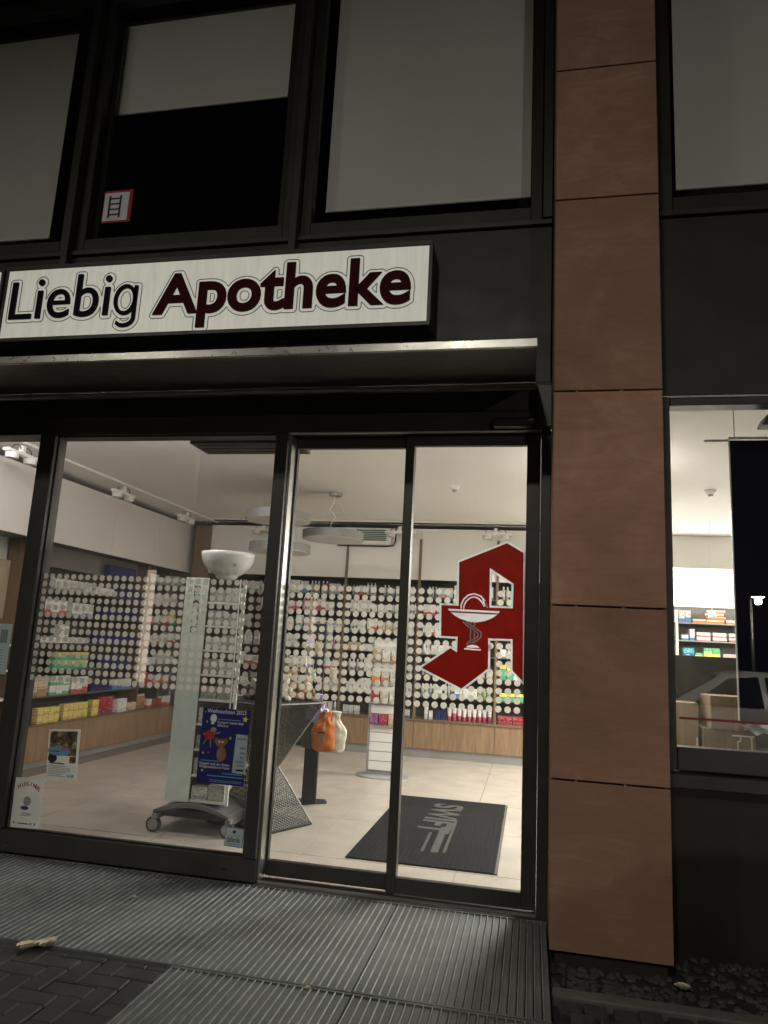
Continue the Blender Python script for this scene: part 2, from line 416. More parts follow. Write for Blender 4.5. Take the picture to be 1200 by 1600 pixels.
# ------------------------------------------------------------------ ground
struct(box('street', -70, 70, -70, 4.2, -0.4, -0.10, asphalt))
bed = struct(box('paving_bed', -9, 0.1, -1.0, 4.36, -0.098, -0.035, sand_joint))
pv_me = MB().box(-0.0975, 0.0975, -0.0475, 0.0475, -0.05, 0.0).mesh('paver', paver_m, 0.006)
u = 0.1; PX1, PY1 = -1.543, 3.243
for k in range(-60, 60):
    for mm in range(-40, 40):
        for (i, j, wd, hd, rz) in ((k+4*mm, k, 2, 1, 0), (k+4*mm+3, k, 1, 2, math.pi/2)):
            x0, y0 = -1.543+i*u, 3.293+j*u; x1, y1 = x0+wd*u, y0+hd*u
            if x1 < -3.25 or y1 < 2.2 or x0 > PX1-0.02 or y0 > PY1-0.02: continue
            dz = -0.008+random.uniform(-0.004, 0.002)
            if x1 <= PX1+1e-4 and y1 <= PY1+1e-4:
                put('paver', pv_me, ((x0+x1)/2, (y0+y1)/2, dz), bed, rz+random.uniform(-0.012, 0.012))
            else:
                box('paver', x0+0.0025, min(x1, PX1)-0.0025, y0+0.0025, min(y1, PY1)-0.0025, -0.058, dz, paver_m, bed, 0.005)

# ribbed walkway panels
RIB = 0.0362
def walkway(x0, x1, y0, y1, label):
    t = thing('walkway_panel', label, 'walkway panel', ((x0+x1)/2, (y0+y1)/2, -0.05), 'ribbed metal walkway panels before the door')
    n = max(1, round((x1-x0-0.008)/RIB)); p = (x1-x0-0.008)/n; L = (y1-y0)-0.03
    mb = MB().prism([(-p/2+0.0085, -0.03), (p/2-0.0015, -0.03), (p/2-0.0015, -0.008), (p/2-0.004, -0.005), (-p/2+0.0085, -0.005)], 'y', -L/2, L/2)
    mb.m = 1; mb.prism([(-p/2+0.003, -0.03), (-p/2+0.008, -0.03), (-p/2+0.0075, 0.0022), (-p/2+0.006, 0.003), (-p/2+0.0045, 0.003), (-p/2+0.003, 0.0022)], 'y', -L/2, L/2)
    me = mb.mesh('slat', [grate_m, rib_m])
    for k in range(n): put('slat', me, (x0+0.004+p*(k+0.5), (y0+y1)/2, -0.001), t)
    box('edge_bar', x0+0.002, x1-0.002, y0+0.002, y0+0.014, -0.05, 0.001, grate_m, t)
    box('edge_bar', x0+0.002, x1-0.002, y1-0.014, y1-0.002, -0.05, 0.001, grate_m, t)
    return t
walkway(-3.95, -2.75, 3.25, 4.36, 'grey ribbed metal walkway panel furthest left, before the far window')
walkway(-2.75, -1.575, 3.25, 4.36, 'grey ribbed metal walkway panel below the large shop window')
walkway(-1.575, -0.722, 3.25, 4.36, 'grey ribbed metal walkway panel before the left door leaf')
walkway(-0.722, 0.106, 3.25, 4.36, 'grey ribbed metal walkway panel before the right door leaf beside the pillar')
walkway(-1.54, -0.715, 2.1, 3.245, 'grey ribbed metal walkway panel at the bottom edge beside the dark pavers')
walkway(-0.715, 0.106, 2.1, 3.245, 'grey ribbed metal walkway panel at the bottom edge near the gravel strip')
struct(box('walkway_bed', -4.0, 0.108, 2.0, 4.37, -0.097, -0.05, sand_joint)).location.z += 0.0

# gravel strip, kerb and cobbles at the foot of the pillar
struct(box('gravel_bed', 0.112, 6.0, 3.6, 4.38, -0.16, -0.075, soil))
gm = MB()
for k in range(620):
    x = random.uniform(0.12, 1.5); y = random.uniform(3.61, 4.0) if x < 0.72 else random.uniform(3.61, 4.3)
    r = random.uniform(0.008, 0.022); c = (x, y, -0.075+r*0.4)
    b0 = len(gm.v); gm.ball(c, (r*random.uniform(0.8, 1.5), r*random.uniform(0.8, 1.4), r*0.7), 6, 4)
    a = random.uniform(0, 3.14)
    for i in range(b0, len(gm.v)):
        p = gm.v[i]; dx, dy = p[0]-x, p[1]-y
        gm.v[i] = (x+dx*math.cos(a)-dy*math.sin(a)+random.uniform(-1, 1)*r*0.15, y+dx*math.sin(a)+dy*math.cos(a), p[2]+random.uniform(-1, 1)*r*0.12)
tag(gm.build('gravel', gravel_m), 'dark gravel filling the strip at the foot of the pillar', 'gravel', kind='stuff')
ks = struct(box('kerb', 0.112, 6.0, 3.515, 3.598, -0.3, -0.004, kerb_m, None, 0.006))
cb = struct(box('cobble_bed', 0.112, 6.0, -1.0, 3.512, -0.098, -0.045, sand_joint))
for i in range(14):
    for j in range(6):
        x = 0.125+i*0.112+random.uniform(-0.008, 0.008)+(0.05 if j % 2 else 0); y = 3.45-j*0.112+random.uniform(-0.006, 0.006)
        mb = MB().box(x+0.004, x+0.103, y-0.048, y+0.05, -0.06, -0.012+random.uniform(-0.006, 0.004))
        mb.build('cobble', paver_m, cb, 0.014, seg=2)

def crumple(name, label, loc, L, Wd, rz, lift=0.02):
    rr = random.Random(int(loc[0]*1000)); mb = MB(); n, q = 10, 4
    for blade in range(4):
        ang = rz+rr.uniform(-0.5, 0.5); l = L*rr.uniform(0.6, 1.0); wd = Wd*rr.uniform(0.5, 0.9); ox, oy = rr.uniform(-0.2, 0.2)*L, rr.uniform(-0.5, 0.5)*Wd; cur = rr.uniform(0.5, 1.3)*lift; vs = []
        for i in range(n+1):
            for j in range(q+1):
                u_ = i/n*2-1; v_ = j/q*2-1; ww = (1-u_*u_)**0.6+0.03
                x = u_*l/2; y = v_*wd/2*ww+0.12*wd*math.sin(u_*2.5+blade)
                z = cur*(0.8*v_*v_*ww+0.5*u_*u_)+0.05*lift*math.sin(u_*9+blade)+0.0015*blade
                vs.append((loc[0]+ox+x*math.cos(ang)-y*math.sin(ang), loc[1]+oy+x*math.sin(ang)+y*math.cos(ang), loc[2]+z))
        mb.add(vs, [(i*(q+1)+j, (i+1)*(q+1)+j, (i+1)*(q+1)+j+1, i*(q+1)+j+1) for i in range(n) for j in range(q)])
    return tag(mb.build(name, leaf_m, None, 0, True), label, 'leaf')
crumple('dry_leaf', 'pale crumpled leaf lying where walkway meets pavers, the left of a pair', (-2.225, 3.215, 0.002), 0.115, 0.045, 1.0, 0.022)
crumple('dry_leaf', 'pale crumpled leaf lying where walkway meets pavers, the right of a pair', (-2.165, 3.25, 0.004), 0.10, 0.045, 1.15, 0.024)
crumple('dry_leaf', 'small white leaf scrap on the walkway joint at the bottom', (-0.90, 3.205, 0.004), 0.03, 0.02, 0.3, 0.012)
crumple('dry_leaf', 'pale leaf lying in the gravel by the pillar corner', (0.71, 3.88, -0.055), 0.07, 0.04, -0.4, 0.025)
crumple('dry_leaf', 'tiny white scrap on the walkway below the large window', (-2.12, 3.93, 0.004), 0.035, 0.01, -0.6, 0.008)

# ------------------------------------------------------------------ building shell
B = thing('pharmacy_building', 'dark metal clad pharmacy building with glazed shop front and upper windows', 'building', (-1.5, 4.4, 0))
FX = -7.0; RX = 6.5
# spandrel between shop front and upper windows, in cassettes
def part(name, x0, x1, y0, y1, z0, z1, mat, bevel=0.0): return box(name, x0, x1, y0, y1, z0, z1, mat, B, bevel)
for a, b in ((-5.26, -3.475), (-3.465, -1.68), (-1.67, 0.10)):
    part('spandrel_panel', a, b, 4.405, 4.5, 3.125, 4.205, frame_dark, 0.003)
part('spandrel_panel', FX, -5.27, 4.405, 4.5, 3.125, 4.205, frame_dark, 0.003)
for a, b in ((0.70, 2.48), (2.49, RX)):
    part('spandrel_panel', a, b, 4.405, 4.5, 3.02, 4.205, frame_dark, 0.003)
part('window_sill', FX, 0.10, 4.375, 4.52, 4.21, 4.245, frame, 0.003)
part('window_sill', 0.70, RX, 4.375, 4.52, 4.21, 4.245, frame, 0.003)
part('header_beam', FX, 0.105, 4.385, 4.55, 2.93, 3.068, frame_dark, 0.003)
part('header_beam', FX, 0.105, 4.37, 4.55, 2.80, 2.925, frame_dark, 0.003)
part('roof_edge', FX, RX, 4.38, 4.6, 6.62, 7.6, frame_dark)
for xc in (-5.265, -3.47, -1.675, 2.485):
    part('facade_post', xc-0.027, xc+0.027, 4.33, 4.404, 4.0, 6.62, frame, 0.003)
part('facade_post', 0.04, 0.10, 4.36, 4.52, 4.25, 6.62, frame, 0.003)
part('facade_post', 0.70, 0.77, 4.36, 4.52, 4.25, 6.62, frame, 0.003)
# sign brackets below the sign
for xc in (-3.47, -1.675): part('bracket', xc-0.03, xc+0.03, 4.33, 4.40, 3.15, 3.5, frame_dark)
# slab and upper room
part('floor_slab', FX, RX, 4.52, 12.0, 3.30, 4.2, frame_dark)
part('upper_back_wall', FX, RX, 8.0, 8.1, 4.2, 7.0, shelf_dark)
part('upper_ceiling', FX, RX, 4.6, 8.0, 6.9, 7.0, shelf_dark)
for x in (FX, RX-0.1): part('side_wall', x, x+0.1, 4.5, 12.0, -0.1, 7.0, white_wall)
# shop room
part('rear_wall', FX+0.1, RX-0.1, 10.75, 10.85, -0.1, 3.30, white_wall)
part('ceiling', FX+0.1, RX-0.1, 4.56, 10.75, 3.105, 3.2, ceil_m)
part('left_wall', -5.47, -5.37, 4.62, 10.75, 0.0, 3.1, white_wall)
part('bulkhead', 0.95, RX-0.1, 10.28, 10.75, 2.66, 3.10, white_wall)
part('front_wall', 0.11, 0.78, 4.46, 4.56, -0.05, 3.3, white_wall)

# shop floor: tiles
fl = struct(box('shop_floor', FX+0.1, RX-0.1, 4.41, 10.75, -0.09, -0.006, grout))
TW = 1.075; tme = MB().box(-TW/2+0.003, TW/2-0.003, -0.5375+0.003, 0.5375-0.003, -0.012, 0.0).mesh('tile', tile_m, 0.001)
for i in range(-4, 4):
    for j in range(6):
        put('tile', tme, (-0.463+TW*(i+0.5), 5.16+1.075*(j+0.5)-0.1, 0.0), fl)
strip = MB().box(-TW/2+0.0015, TW/2-0.0015, -0.29, 0.29, -0.012, 0.0).mesh('tile', tile_m, 0.001)
for i in range(-4, 4): put('tile', strip, (-0.463+TW*(i+0.5), 4.766, 0.0), fl)

# ------------------------------------------------------------------ stone pillar
P = thing('stone_pillar', 'tall square pillar clad in red sandstone panels between door and right window', 'pillar', (0.4, 4.18, 0))
MB().box(0.135, 0.665, 3.995, 4.44, -0.2, 7.4).build('pillar_core', stone_joint, P)
zs = [0.0, 0.810, 1.700, 2.903, 4.101, 4.986, 6.2, 7.4]
for a, b in zip(zs[:-1], zs[1:]):
    MB().box(0.108, 0.690, 3.97, 3.999, a+0.005, b-0.005).build('stone_panel', stone, P, 0.0025)
    MB().box(0.108, 0.136, 4.001, 4.395, a+0.005, b-0.005).build('stone_panel', stone, P, 0.0025)
    MB().box(0.662, 0.690, 4.001, 4.395, a+0.005, b-0.005).build('stone_panel', stone, P, 0.0025)
for z in zs[1:4]:
    for x in (0.235, 0.475): MB().box(x-0.006, x+0.006, 3.976, 3.996, z-0.006, z+0.006).build('joint_spacer', stone, P)

# ------------------------------------------------------------------ upper windows and blinds
def upper_window(label, x0, x1, blabel, bz, bx0, bx1):
    t = thing('upper_window', label, 'window', ((x0+x1)/2, 4.44, 4.25))
    z0, z1 = 4.255, 6.60
    f = 0.075
    for (a, b, c, d) in ((x0, x0+f, z0, z1), (x1-f, x1, z0, z1), (x0+f, x1-f, z0, z0+0.10), (x0+f, x1-f, z1-0.14, z1)):
        box('window_frame', a, b, 4.405, 4.48, c, d, frame_dark, t, 0.004)
    box('pane', x0+f-0.01, x1-f+0.01, 4.436, 4.446, z0+0.09, z1-0.13, pane_up, t)
    bl = thing('roller_blind', blabel, 'blind', ((bx0+bx1)/2, 4.6, bz))
    box('fabric', bx0, bx1, 4.597, 4.600, bz, 6.42, blind_m, bl)
    MB().tube([(bx0, 4.599, bz), (bx1, 4.599, bz)], 0.011, 8).build('bottom_bar', bar_m, bl)
    MB().tube([(bx0-0.01, 4.62, 6.44), (bx1+0.01, 4.62, 6.44)], 0.03, 10).build('roller', frame, bl)
    return t
upper_window('upper window at the left edge with its blind fully lowered', -5.235, -3.50, 'grey roller blind fully lowered, cut off by the left edge', 4.52, -5.2, -3.838)
upper_window('upper window with half raised blind and ladder sticker, above the sign', -3.44, -1.705, 'short grey roller blind raised halfway above the dark pane', 5.588, -3.376, -1.906)
upper_window('upper window with lowered blind directly left of the pillar', -1.645, 0.035, 'grey roller blind lowered in the window left of the pillar', 4.567, -1.53, -0.045)
upper_window('upper window with lowered blind right of the pillar', 0.775, 2.455, 'grey roller blind lowered right of the pillar at the edge', 4.54, 0.91, 2.4)
# opening casement inside the second window
cs = thing('window_casement', 'dark casement frame inside the upper window with the ladder sticker', 'window frame', (-2.6, 4.52, 4.34))
for (a, b, c, d) in ((-3.40, -3.33, 4.36, 6.4), (-1.86, -1.79, 4.36, 6.4), (-3.33, -1.86, 4.36, 4.42)):
    box('casement_bar', a, b, 4.50, 4.54, c, d, frame_dark, cs, 0.003)

# ladder sticker
lt = thing('ladder_sticker', 'white sticker with black ladder and red border on upper window', 'sticker', (-3.14, 4.43, 4.5))
MB().box(-3.262, -3.022, 4.430, 4.4325, 4.495, 4.765).build('red_border', ink_red, lt)
MB().box(-3.256, -3.050, 4.4275, 4.4298, 4.510, 4.745).build('white_field', ink_white, lt)
mb = MB()
for x in (-3.208, -3.118): mb.box(x-0.008, x+0.008, 4.4255, 4.4272, 4.535, 4.72)
for z in (4.56, 4.605, 4.65, 4.695): mb.box(-3.2, -3.126, 4.4253, 4.427, z-0.006, z+0.006)
mb.build('ladder_mark', ink_black, lt)

# ------------------------------------------------------------------ the sign
SY = 4.20
S = thing('pharmacy_sign', 'long white box sign reading Liebig Apotheke above the canopy', 'sign', (-2.3, SY+0.1, 3.46))
sx0, sx1, sz0, sz1 = -3.81, -0.655, 3.447, 4.025
box('sign_box', sx0, sx1, SY+0.004, 4.38, sz0, sz1, frame, S, 0.004)
for (a, b, c, d) in ((sx0, sx1, sz1-0.028, sz1+0.004), (sx0, sx1, sz0-0.004, sz0+0.024), (sx0, sx0+0.02, sz0+0.024, sz1-0.028), (sx1-0.022, sx1+0.003, sz0+0.024, sz1-0.028)):
    box('trim', a, b, SY-0.012, SY+0.0035, c, d, frame, S, 0.002)
box('sign_panel', sx0+0.021, sx1-0.023, SY-0.004, SY+0.003, sz0+0.025, sz1-0.029, sign_face, S)
import numpy as np
OUTLINE = []
def fit_letters(word, x0, x1, zb, hcap, offset, mat):
    """one raised letter per character"""
    full = stand_up(text_mesh(word, 1.0, offset, 0.0)); a, b, c, d = bounds(full); bpy.data.meshes.remove(full)
    s = (x1-x0)/(b-a); cap = stand_up(text_mesh(word[0], 1.0, offset, 0.0)); _, _, _, ch = bounds(cap); bpy.data.meshes.remove(cap)
    sz = hcap/ch
    def width(tt):
        me = stand_up(text_mesh(tt, 1.0, 0.0, 0.0)); r = bounds(me); bpy.data.meshes.remove(me); return r[1]
    for k, chh in enumerate(word):
        pen = 0.0 if k == 0 else width(word[:k]+'|')-width('|')
        me = letter_mesh(chh, offset)
        for v in me.vertices:
            x, y, z = v.co
            v.co = (x0+(x+pen-a)*s, (-0.014 if z > 0 else 0.0), zb+y*sz*(1.12 if chh.islower() else 1.0))
        cnt = {}
        for pl in me.polygons:
            front = all(me.vertices[i].co.y < -0.01 for i in pl.vertices)
            if front:
                for e in pl.edge_keys: cnt[e] = cnt.get(e, 0)+1
        for e, c_ in cnt.items():
            if c_ == 1: OUTLINE.append([(me.vertices[i].co.x, me.vertices[i].co.z) for i in e])
        mx = sum(v.co.x for v in me.vertices)/len(me.vertices); mz = min(v.co.z for v in me.vertices)
        for v in me.vertices: v.co = (v.co.x-mx, v.co.y, v.co.z-mz)
        me.materials.append(mat)
        put('letter', me, (mx, SY-0.0042, mz), S)
def contour_lines(dist, wdt, name, mat):
    """thin line that follows the whole lettering at a fixed distance"""
    seg = np.array(OUTLINE); A_, B_ = seg[:, 0], seg[:, 1]; g = 0.006
    gx = np.arange(seg[..., 0].min()-0.05, seg[..., 0].max()+0.05, g); gz = np.arange(seg[..., 1].min()-0.05, seg[..., 1].max()+0.05, g)
    Dm = np.full((len(gx), len(gz)), 9.0)
    for p, q in zip(A_, B_):
        i0 = max(0, int((min(p[0], q[0])-0.05-gx[0])/g)); i1 = int((max(p[0], q[0])+0.05-gx[0])/g)+2
        j0 = max(0, int((min(p[1], q[1])-0.05-gz[0])/g)); j1 = int((max(p[1], q[1])+0.05-gz[0])/g)+2
        X_, Z_ = np.meshgrid(gx[i0:i1], gz[j0:j1], indexing='ij'); d = q-p; l2 = max(1e-12, d@d)
        tt = np.clip(((X_-p[0])*d[0]+(Z_-p[1])*d[1])/l2, 0, 1)
        Dm[i0:i1, j0:j1] = np.minimum(Dm[i0:i1, j0:j1], np.hypot(X_-p[0]-tt*d[0], Z_-p[1]-tt*d[1]))
    mb = MB()
    for i in range(len(gx)-1):
        for j in range(len(gz)-1):
            c = [(gx[i], gz[j], Dm[i, j]), (gx[i+1], gz[j], Dm[i+1, j]), (gx[i+1], gz[j+1], Dm[i+1, j+1]), (gx[i], gz[j+1], Dm[i, j+1])]
            pts = []
            for k in range(4):
                a, b = c[k], c[(k+1) % 4]
                if (a[2] < dist) != (b[2] < dist):
                    f = (dist-a[2])/(b[2]-a[2]); pts.append((a[0]+f*(b[0]-a[0]), a[1]+f*(b[1]-a[1])))
            if len(pts) == 2:
                dx, dz = pts[1][0]-pts[0][0], pts[1][1]-pts[0][1]; l = math.hypot(dx, dz)
                if l < 1e-5: continue
                e = 0.0012/l
                stroke(mb, [(pts[0][0]-dx*e, pts[0][1]-dz*e), (pts[1][0]+dx*e, pts[1][1]+dz*e)], wdt, SY-0.0066, SY-0.0041)
    o = mb.build(name, mat, S); o['kind'] = 'stuff'
def letter_mesh(ch, off):
    if ch != 'g': return text_mesh(ch, 1.0, off, 1.0)
    # single storey g drawn by hand: ring, stem and hook
    wv = 0.072+2*off; cx, cz, rx, rz = 0.215, 0.232, 0.165, 0.215
    h = 0.030+off
    outer = disc_pts(cx, cz, rx+h, rz+h, 40); inner = disc_pts(cx, cz, rx-h, rz-h, 40)
    xs = 0.385
    hook = [(xs+h, 0.45+off), (xs+h, -0.06)]
    for k in range(1, 13):
        a = -math.pi*k/2/12*1.28; hook.append((0.225+(xs-0.225+h)*math.cos(a), -0.06+(0.115+h)*math.sin(a)))
    hook.append((0.09-off, -0.155-off)); hook.append((0.105-off*0.5, -0.095+off))
    for k in range(12, 0, -1):
        a = -math.pi*k/2/12*1.28; hook.append((0.225+(xs-0.225-h)*math.cos(a), -0.06+(0.115-h)*math.sin(a)))
    hook += [(xs-h, -0.06), (xs-h, 0.45+off)]
    m1 = loops_mesh([outer, inner], 0, 1.0); m2 = loops_mesh([hook], 0, 1.0)
    vs = [tuple(v.co) for v in m1.vertices]; fs = [list(p.vertices) for p in m1.polygons]; b = len(vs)
    vs += [(v.co.x, v.co.y, v.co.z) for v in m2.vertices]; fs += [[i+b for i in p.vertices] for p in m2.polygons]
    me = bpy.data.meshes.new('letter'); me.from_pydata(vs, [], fs); return me
fit_letters('Liebig', -3.735, -2.72, 3.612, 0.288, 0.0, letter_navy)
fit_letters('Apotheke', -2.592, -0.785, 3.607, 0.290, 0.025, letter_red)
contour_lines(0.024, 0.005, 'letter_contour', letter_edge)
# next sign box cut by the left edge
S2 = thing('sign_box', 'end of a second white box sign at the left edge', 'sign', (-4.4, SY+0.1, 3.46))
box('sign_body', -5.0, -3.845, SY+0.004, 4.38, sz0, sz1, frame, S2, 0.004)
box('sign_panel', -4.98, -3.865, SY-0.004, SY+0.003, sz0+0.025, sz1-0.029, sign_face, S2)

# ------------------------------------------------------------------ canopy
Cn = thing('entrance_canopy', 'shallow dark metal canopy with wet bright front edge over the shop front', 'canopy', (-2.4, 3.9, 2.95))
for a, b in ((-6.0, -2.659), (-2.655, 0.008)):
    MB().prism([(3.455, 2.948), (4.372, 3.11), (4.372, 3.128), (3.455, 2.975)], 'x', a, b).build('canopy_sheet', frame, Cn)
MB().prism([(3.432, 2.944), (3.454, 2.944), (3.454, 2.994), (3.432, 2.990)], 'x', -6.0, 0.012).build('front_edge', alu_wet, Cn, 0.003)
MB().tube([(-6.0, 4.36, 3.088), (0.012, 4.36, 3.088)], 0.016, 10).build('gutter_pipe', M('grey_metal_pipe', (0.42, 0.42, 0.39), 0.4, 0.4), Cn, 0, True)
MB().prism([(3.456, 2.977), (4.37, 3.129), (4.37, 3.134), (3.456, 2.982)], 'x', -2.70, -2.61).build('seam_strip', frame, Cn)
drops = MB()
for k in range(46):
    x = random.uniform(-3.2, -1.2); drops.ball((x, 3.43, 2.945), (0.003, 0.003, 0.005), 6, 4)
drops.build('water_drops', glass('water', 1.4, (0.9, 0.9, 0.9)), Cn)['kind'] = 'stuff'

# ------------------------------------------------------------------ shop windows and doors
DOTM = MB().lathe([(0.0195, -0.0005), (0.0195, 0.0005)], (0, 0, 0), 20).mesh('dot', dot_m)
for v in DOTM.vertices: v.co = (v.co.x, v.co.z, v.co.y)
def dots(pane, x0, n, y, skip=None, limit=300, far_first=True, z0=1.104):
    pts = []
    for c in range(n):
        for r in range(14):
            x = x0+c*0.0548; z = z0+r*0.053
            if skip and skip(x, z): continue
            pts.append((x, z))
    pts.sort(key=lambda p: -p[0])
    for x, z in pts[:limit]: put('dot', DOTM, (x, y, z), pane)
    if len(pts) > limit:
        mb = MB()
        for x, z in pts[limit:]: mb.prism(disc_pts(x, z, 0.0195, None, 18), 'y', y-0.0005, y+0.0005)
        mb.build('dot_field', dot_m, pane)['kind'] = 'stuff'
# large shop window
W1 = thing('shop_window', 'large fixed shop window with dot pattern left of the sliding doors', 'window', (-2.5, 4.42, 0))
box('bottom_rail', -3.47, -1.60, 4.38, 4.47, 0.002, 0.138, frame, W1, 0.004)
box('mullion', -3.468, -3.347, 4.36, 4.50, 0.14, 2.798, frame, W1, 0.004)
box('mullion', -1.684, -1.60, 4.36, 4.56, 0.14, 2.798, frame, W1, 0.004)
box('mullion', -1.6, -1.585, 4.41, 4.56, 0.002, 2.798, alu, W1, 0.002)
box('gasket', -3.346, -3.337, 4.40, 4.43, 0.14, 2.798, black, W1)
box('gasket', -3.337, -1.685, 4.40, 4.43, 0.139, 0.147, black, W1)
box('gasket', -3.337, -1.685, 4.40, 4.43, 2.788, 2.797, black, W1)
for x in (-3.30, -1.80): MB().prism([(x-0.012, 0.055), (x+0.012, 0.055), (x+0.012, 0.065), (x-0.012, 0.065)], 'y', 4.376, 4.3795).build('drain_cap', black, W1)
pane1 = box('pane', -3.345, -1.684, 4.416, 4.424, 0.14, 2.797, pane_t, W1)
dots(pane1, -3.322, 30, 4.4265)
# window at the left edge
W0 = thing('shop_window', 'shop window cut off by the left edge of the picture', 'window', (-4.3, 4.42, 0))
box('bottom_rail', -5.3, -3.472, 4.38, 4.47, 0.002, 0.138, frame, W0, 0.004)
box('mullion', -5.4, -5.2, 4.36, 4.50, 0.14, 2.798, frame, W0, 0.004)
box('pane', -5.2, -3.468, 4.416, 4.424, 0.14, 2.797, pane_t, W0)
# sliding doors
def leaf(label, x0, x1, gx0, gx1, y, d0, n, skip=None):
    t = thing('sliding_door', label, 'door', ((x0+x1)/2, y, 0.01))
    box('stile', x0, gx0, y-0.022, y+0.022, 0.015, 2.815, frame, t, 0.003)
    box('stile', gx1, x1, y-0.022, y+0.022, 0.015, 2.815, frame, t, 0.003)
    box('bottom_rail', gx0, gx1, y-0.022, y+0.022, 0.015, 0.103, frame, t, 0.003)
    box('top_rail', gx0, gx1, y-0.022, y+0.022, 2.728, 2.815, frame, t, 0.003)
    p = box('pane', gx0-0.002, gx1+0.002, y-0.006, y+0.006, 0.102, 2.729, pane_m, t)
    dots(p, d0, n, y+0.008, skip, z0=1.098)
    return t
OUT = [(-0.153, 2.115), (-0.041, 2.051), (-0.035, 1.244), (-0.119, 1.324), (-0.122, 1.503), (-0.243, 1.501), (-0.24, 1.328), (-0.406, 1.191), (-0.683, 1.313), (-0.485, 1.457), (-0.455, 1.441), (-0.454, 1.501), (-0.557, 1.502), (-0.562, 1.716), (-0.455, 1.716), (-0.46, 1.982)]
HOLE = [(-0.243, 1.92), (-0.122, 1.844), (-0.124, 1.713), (-0.241, 1.712)]
def inside(p, poly):
    c = False; j = len(poly)-1
    for i in range(len(poly)):
        a, b = poly[i], poly[j]
        if (a[1] > p[1]) != (b[1] > p[1]) and p[0] < (b[0]-a[0])*(p[1]-a[1])/(b[1]-a[1])+a[0]: c = not c
        j = i
    return c
skipA = lambda x, z: inside((x, z), OUT) and not inside((x, z), HOLE)
leaf('left leaf of the glass sliding door with dot pattern', -1.582, -0.762, -1.572, -0.819, 4.525, -1.548, 14)
leaf('right leaf of the glass sliding door bearing the red letter A', -0.818, 0.045, -0.760, -0.040, 4.478, -0.735, 13, skipA)
DF = thing('door_frame', 'dark door frame with jamb and floor track around the sliding doors', 'door frame', (-0.75, 4.45, 0))
box('jamb', 0.047, 0.106, 4.38, 4.58, 0.0, 2.798, frame, DF, 0.003)
box('jamb', 0.012, 0.105, 4.30, 4.384, 2.80, 3.068, frame, DF, 0.003)
box('floor_track', -1.59, 0.045, 4.40, 4.44, -0.02, 0.006, alu, DF, 0.002)
box('floor_track', -1.59, 0.045, 4.452, 4.505, -0.02, 0.004, steel_dark, DF, 0.002)
box('threshold', -1.60, 0.106, 4.363, 4.398, -0.03, 0.002, frame, DF, 0.002)
box('drip_edge', -1.60, 0.05, 4.366, 4.40, 2.792, 2.7985, alu, DF)
sn = thing('motion_sensor', 'small black motion sensor above the right door leaf', 'sensor', (-0.11, 4.3, 2.8))
box('housing', -0.25, 0.015, 4.29, 4.369, 2.805, 2.86, black, sn, 0.012)
box('lens', -0.03, 0.0, 4.287, 4.2905, 2.838, 2.846, plastic_grey, sn)

# ------------------------------------------------------------------ red A on the right leaf
A = thing('pharmacy_emblem', 'red letter A film with white snake and bowl on the door pane', 'emblem', (-0.36, 4.47, 1.19))
yA = 4.4695
me = stand_up(loops_mesh([OUT, HOLE], 0.0, 0.001)); me.materials.append(film_white); put('white_border', me, (0, yA, 0), A)
def inset(poly, d, grow=False):
    out = []; n = len(poly); ar = sum(poly[i][0]*poly[(i+1) % n][1]-poly[(i+1) % n][0]*poly[i][1] for i in range(n))
    sg = 1 if ar > 0 else -1
    if grow: sg = -sg
    for i in range(n):
        p0, p1, p2 = poly[i-1], poly[i], poly[(i+1) % n]
        def nrm(a, b):
            l = math.hypot(b[0]-a[0], b[1]-a[1]); return (-(b[1]-a[1])/l*sg, (b[0]-a[0])/l*sg)
        n1, n2 = nrm(p0, p1), nrm(p1, p2); k = 1+n1[0]*n2[0]+n1[1]*n2[1]; k = max(k, 0.35)
        out.append((p1[0]+(n1[0]+n2[0])*d/k, p1[1]+(n1[1]+n2[1])*d/k))
    return out
def band(pts, wdt):
    L = []; Rr = []
    for i, p in enumerate(pts):
        a = pts[max(0, i-1)]; c = pts[min(len(pts)-1, i+1)]; dx, dz = c[0]-a[0], c[1]-a[1]; l = math.hypot(dx, dz) or 1
        L.append((p[0]-dz/l*wdt/2, p[1]+dx/l*wdt/2)); Rr.append((p[0]+dz/l*wdt/2, p[1]-dx/l*wdt/2))
    return L+Rr[::-1]
MARKS = [[(-0.509, 1.683), (-0.189, 1.680), (-0.197, 1.667), (-0.499, 1.670)],
         [(-0.489, 1.661), (-0.205, 1.658), (-0.234, 1.636), (-0.278, 1.616), (-0.334, 1.606), (-0.383, 1.609), (-0.432, 1.626), (-0.465, 1.642)],
         [(-0.388, 1.452), (-0.378, 1.463), (-0.35, 1.471), (-0.32, 1.465), (-0.307, 1.453)],
         band([(-0.399, 1.444), (-0.299, 1.441)], 0.008)]
red_loops = [inset(OUT, 0.0125), inset(HOLE, 0.0125, True)]+MARKS
SN1 = [(-0.426, 1.686), (-0.427, 1.709), (-0.411, 1.746), (-0.383, 1.772), (-0.347, 1.781), (-0.306, 1.767), (-0.282, 1.739), (-0.270, 1.699)]
SN2 = [(-0.410, 1.686), (-0.409, 1.706), (-0.396, 1.733), (-0.373, 1.754), (-0.346, 1.762), (-0.320, 1.752), (-0.299, 1.73), (-0.284, 1.705)]
SN3 = [(-0.413, 1.608), (-0.382, 1.581), (-0.343, 1.559), (-0.318, 1.541), (-0.317, 1.524), (-0.335, 1.507), (-0.367, 1.494), (-0.387, 1.470)]
SN4 = [(-0.393, 1.606), (-0.366, 1.588), (-0.330, 1.568), (-0.301, 1.549), (-0.299, 1.520), (-0.324, 1.495), (-0.355, 1.482)]
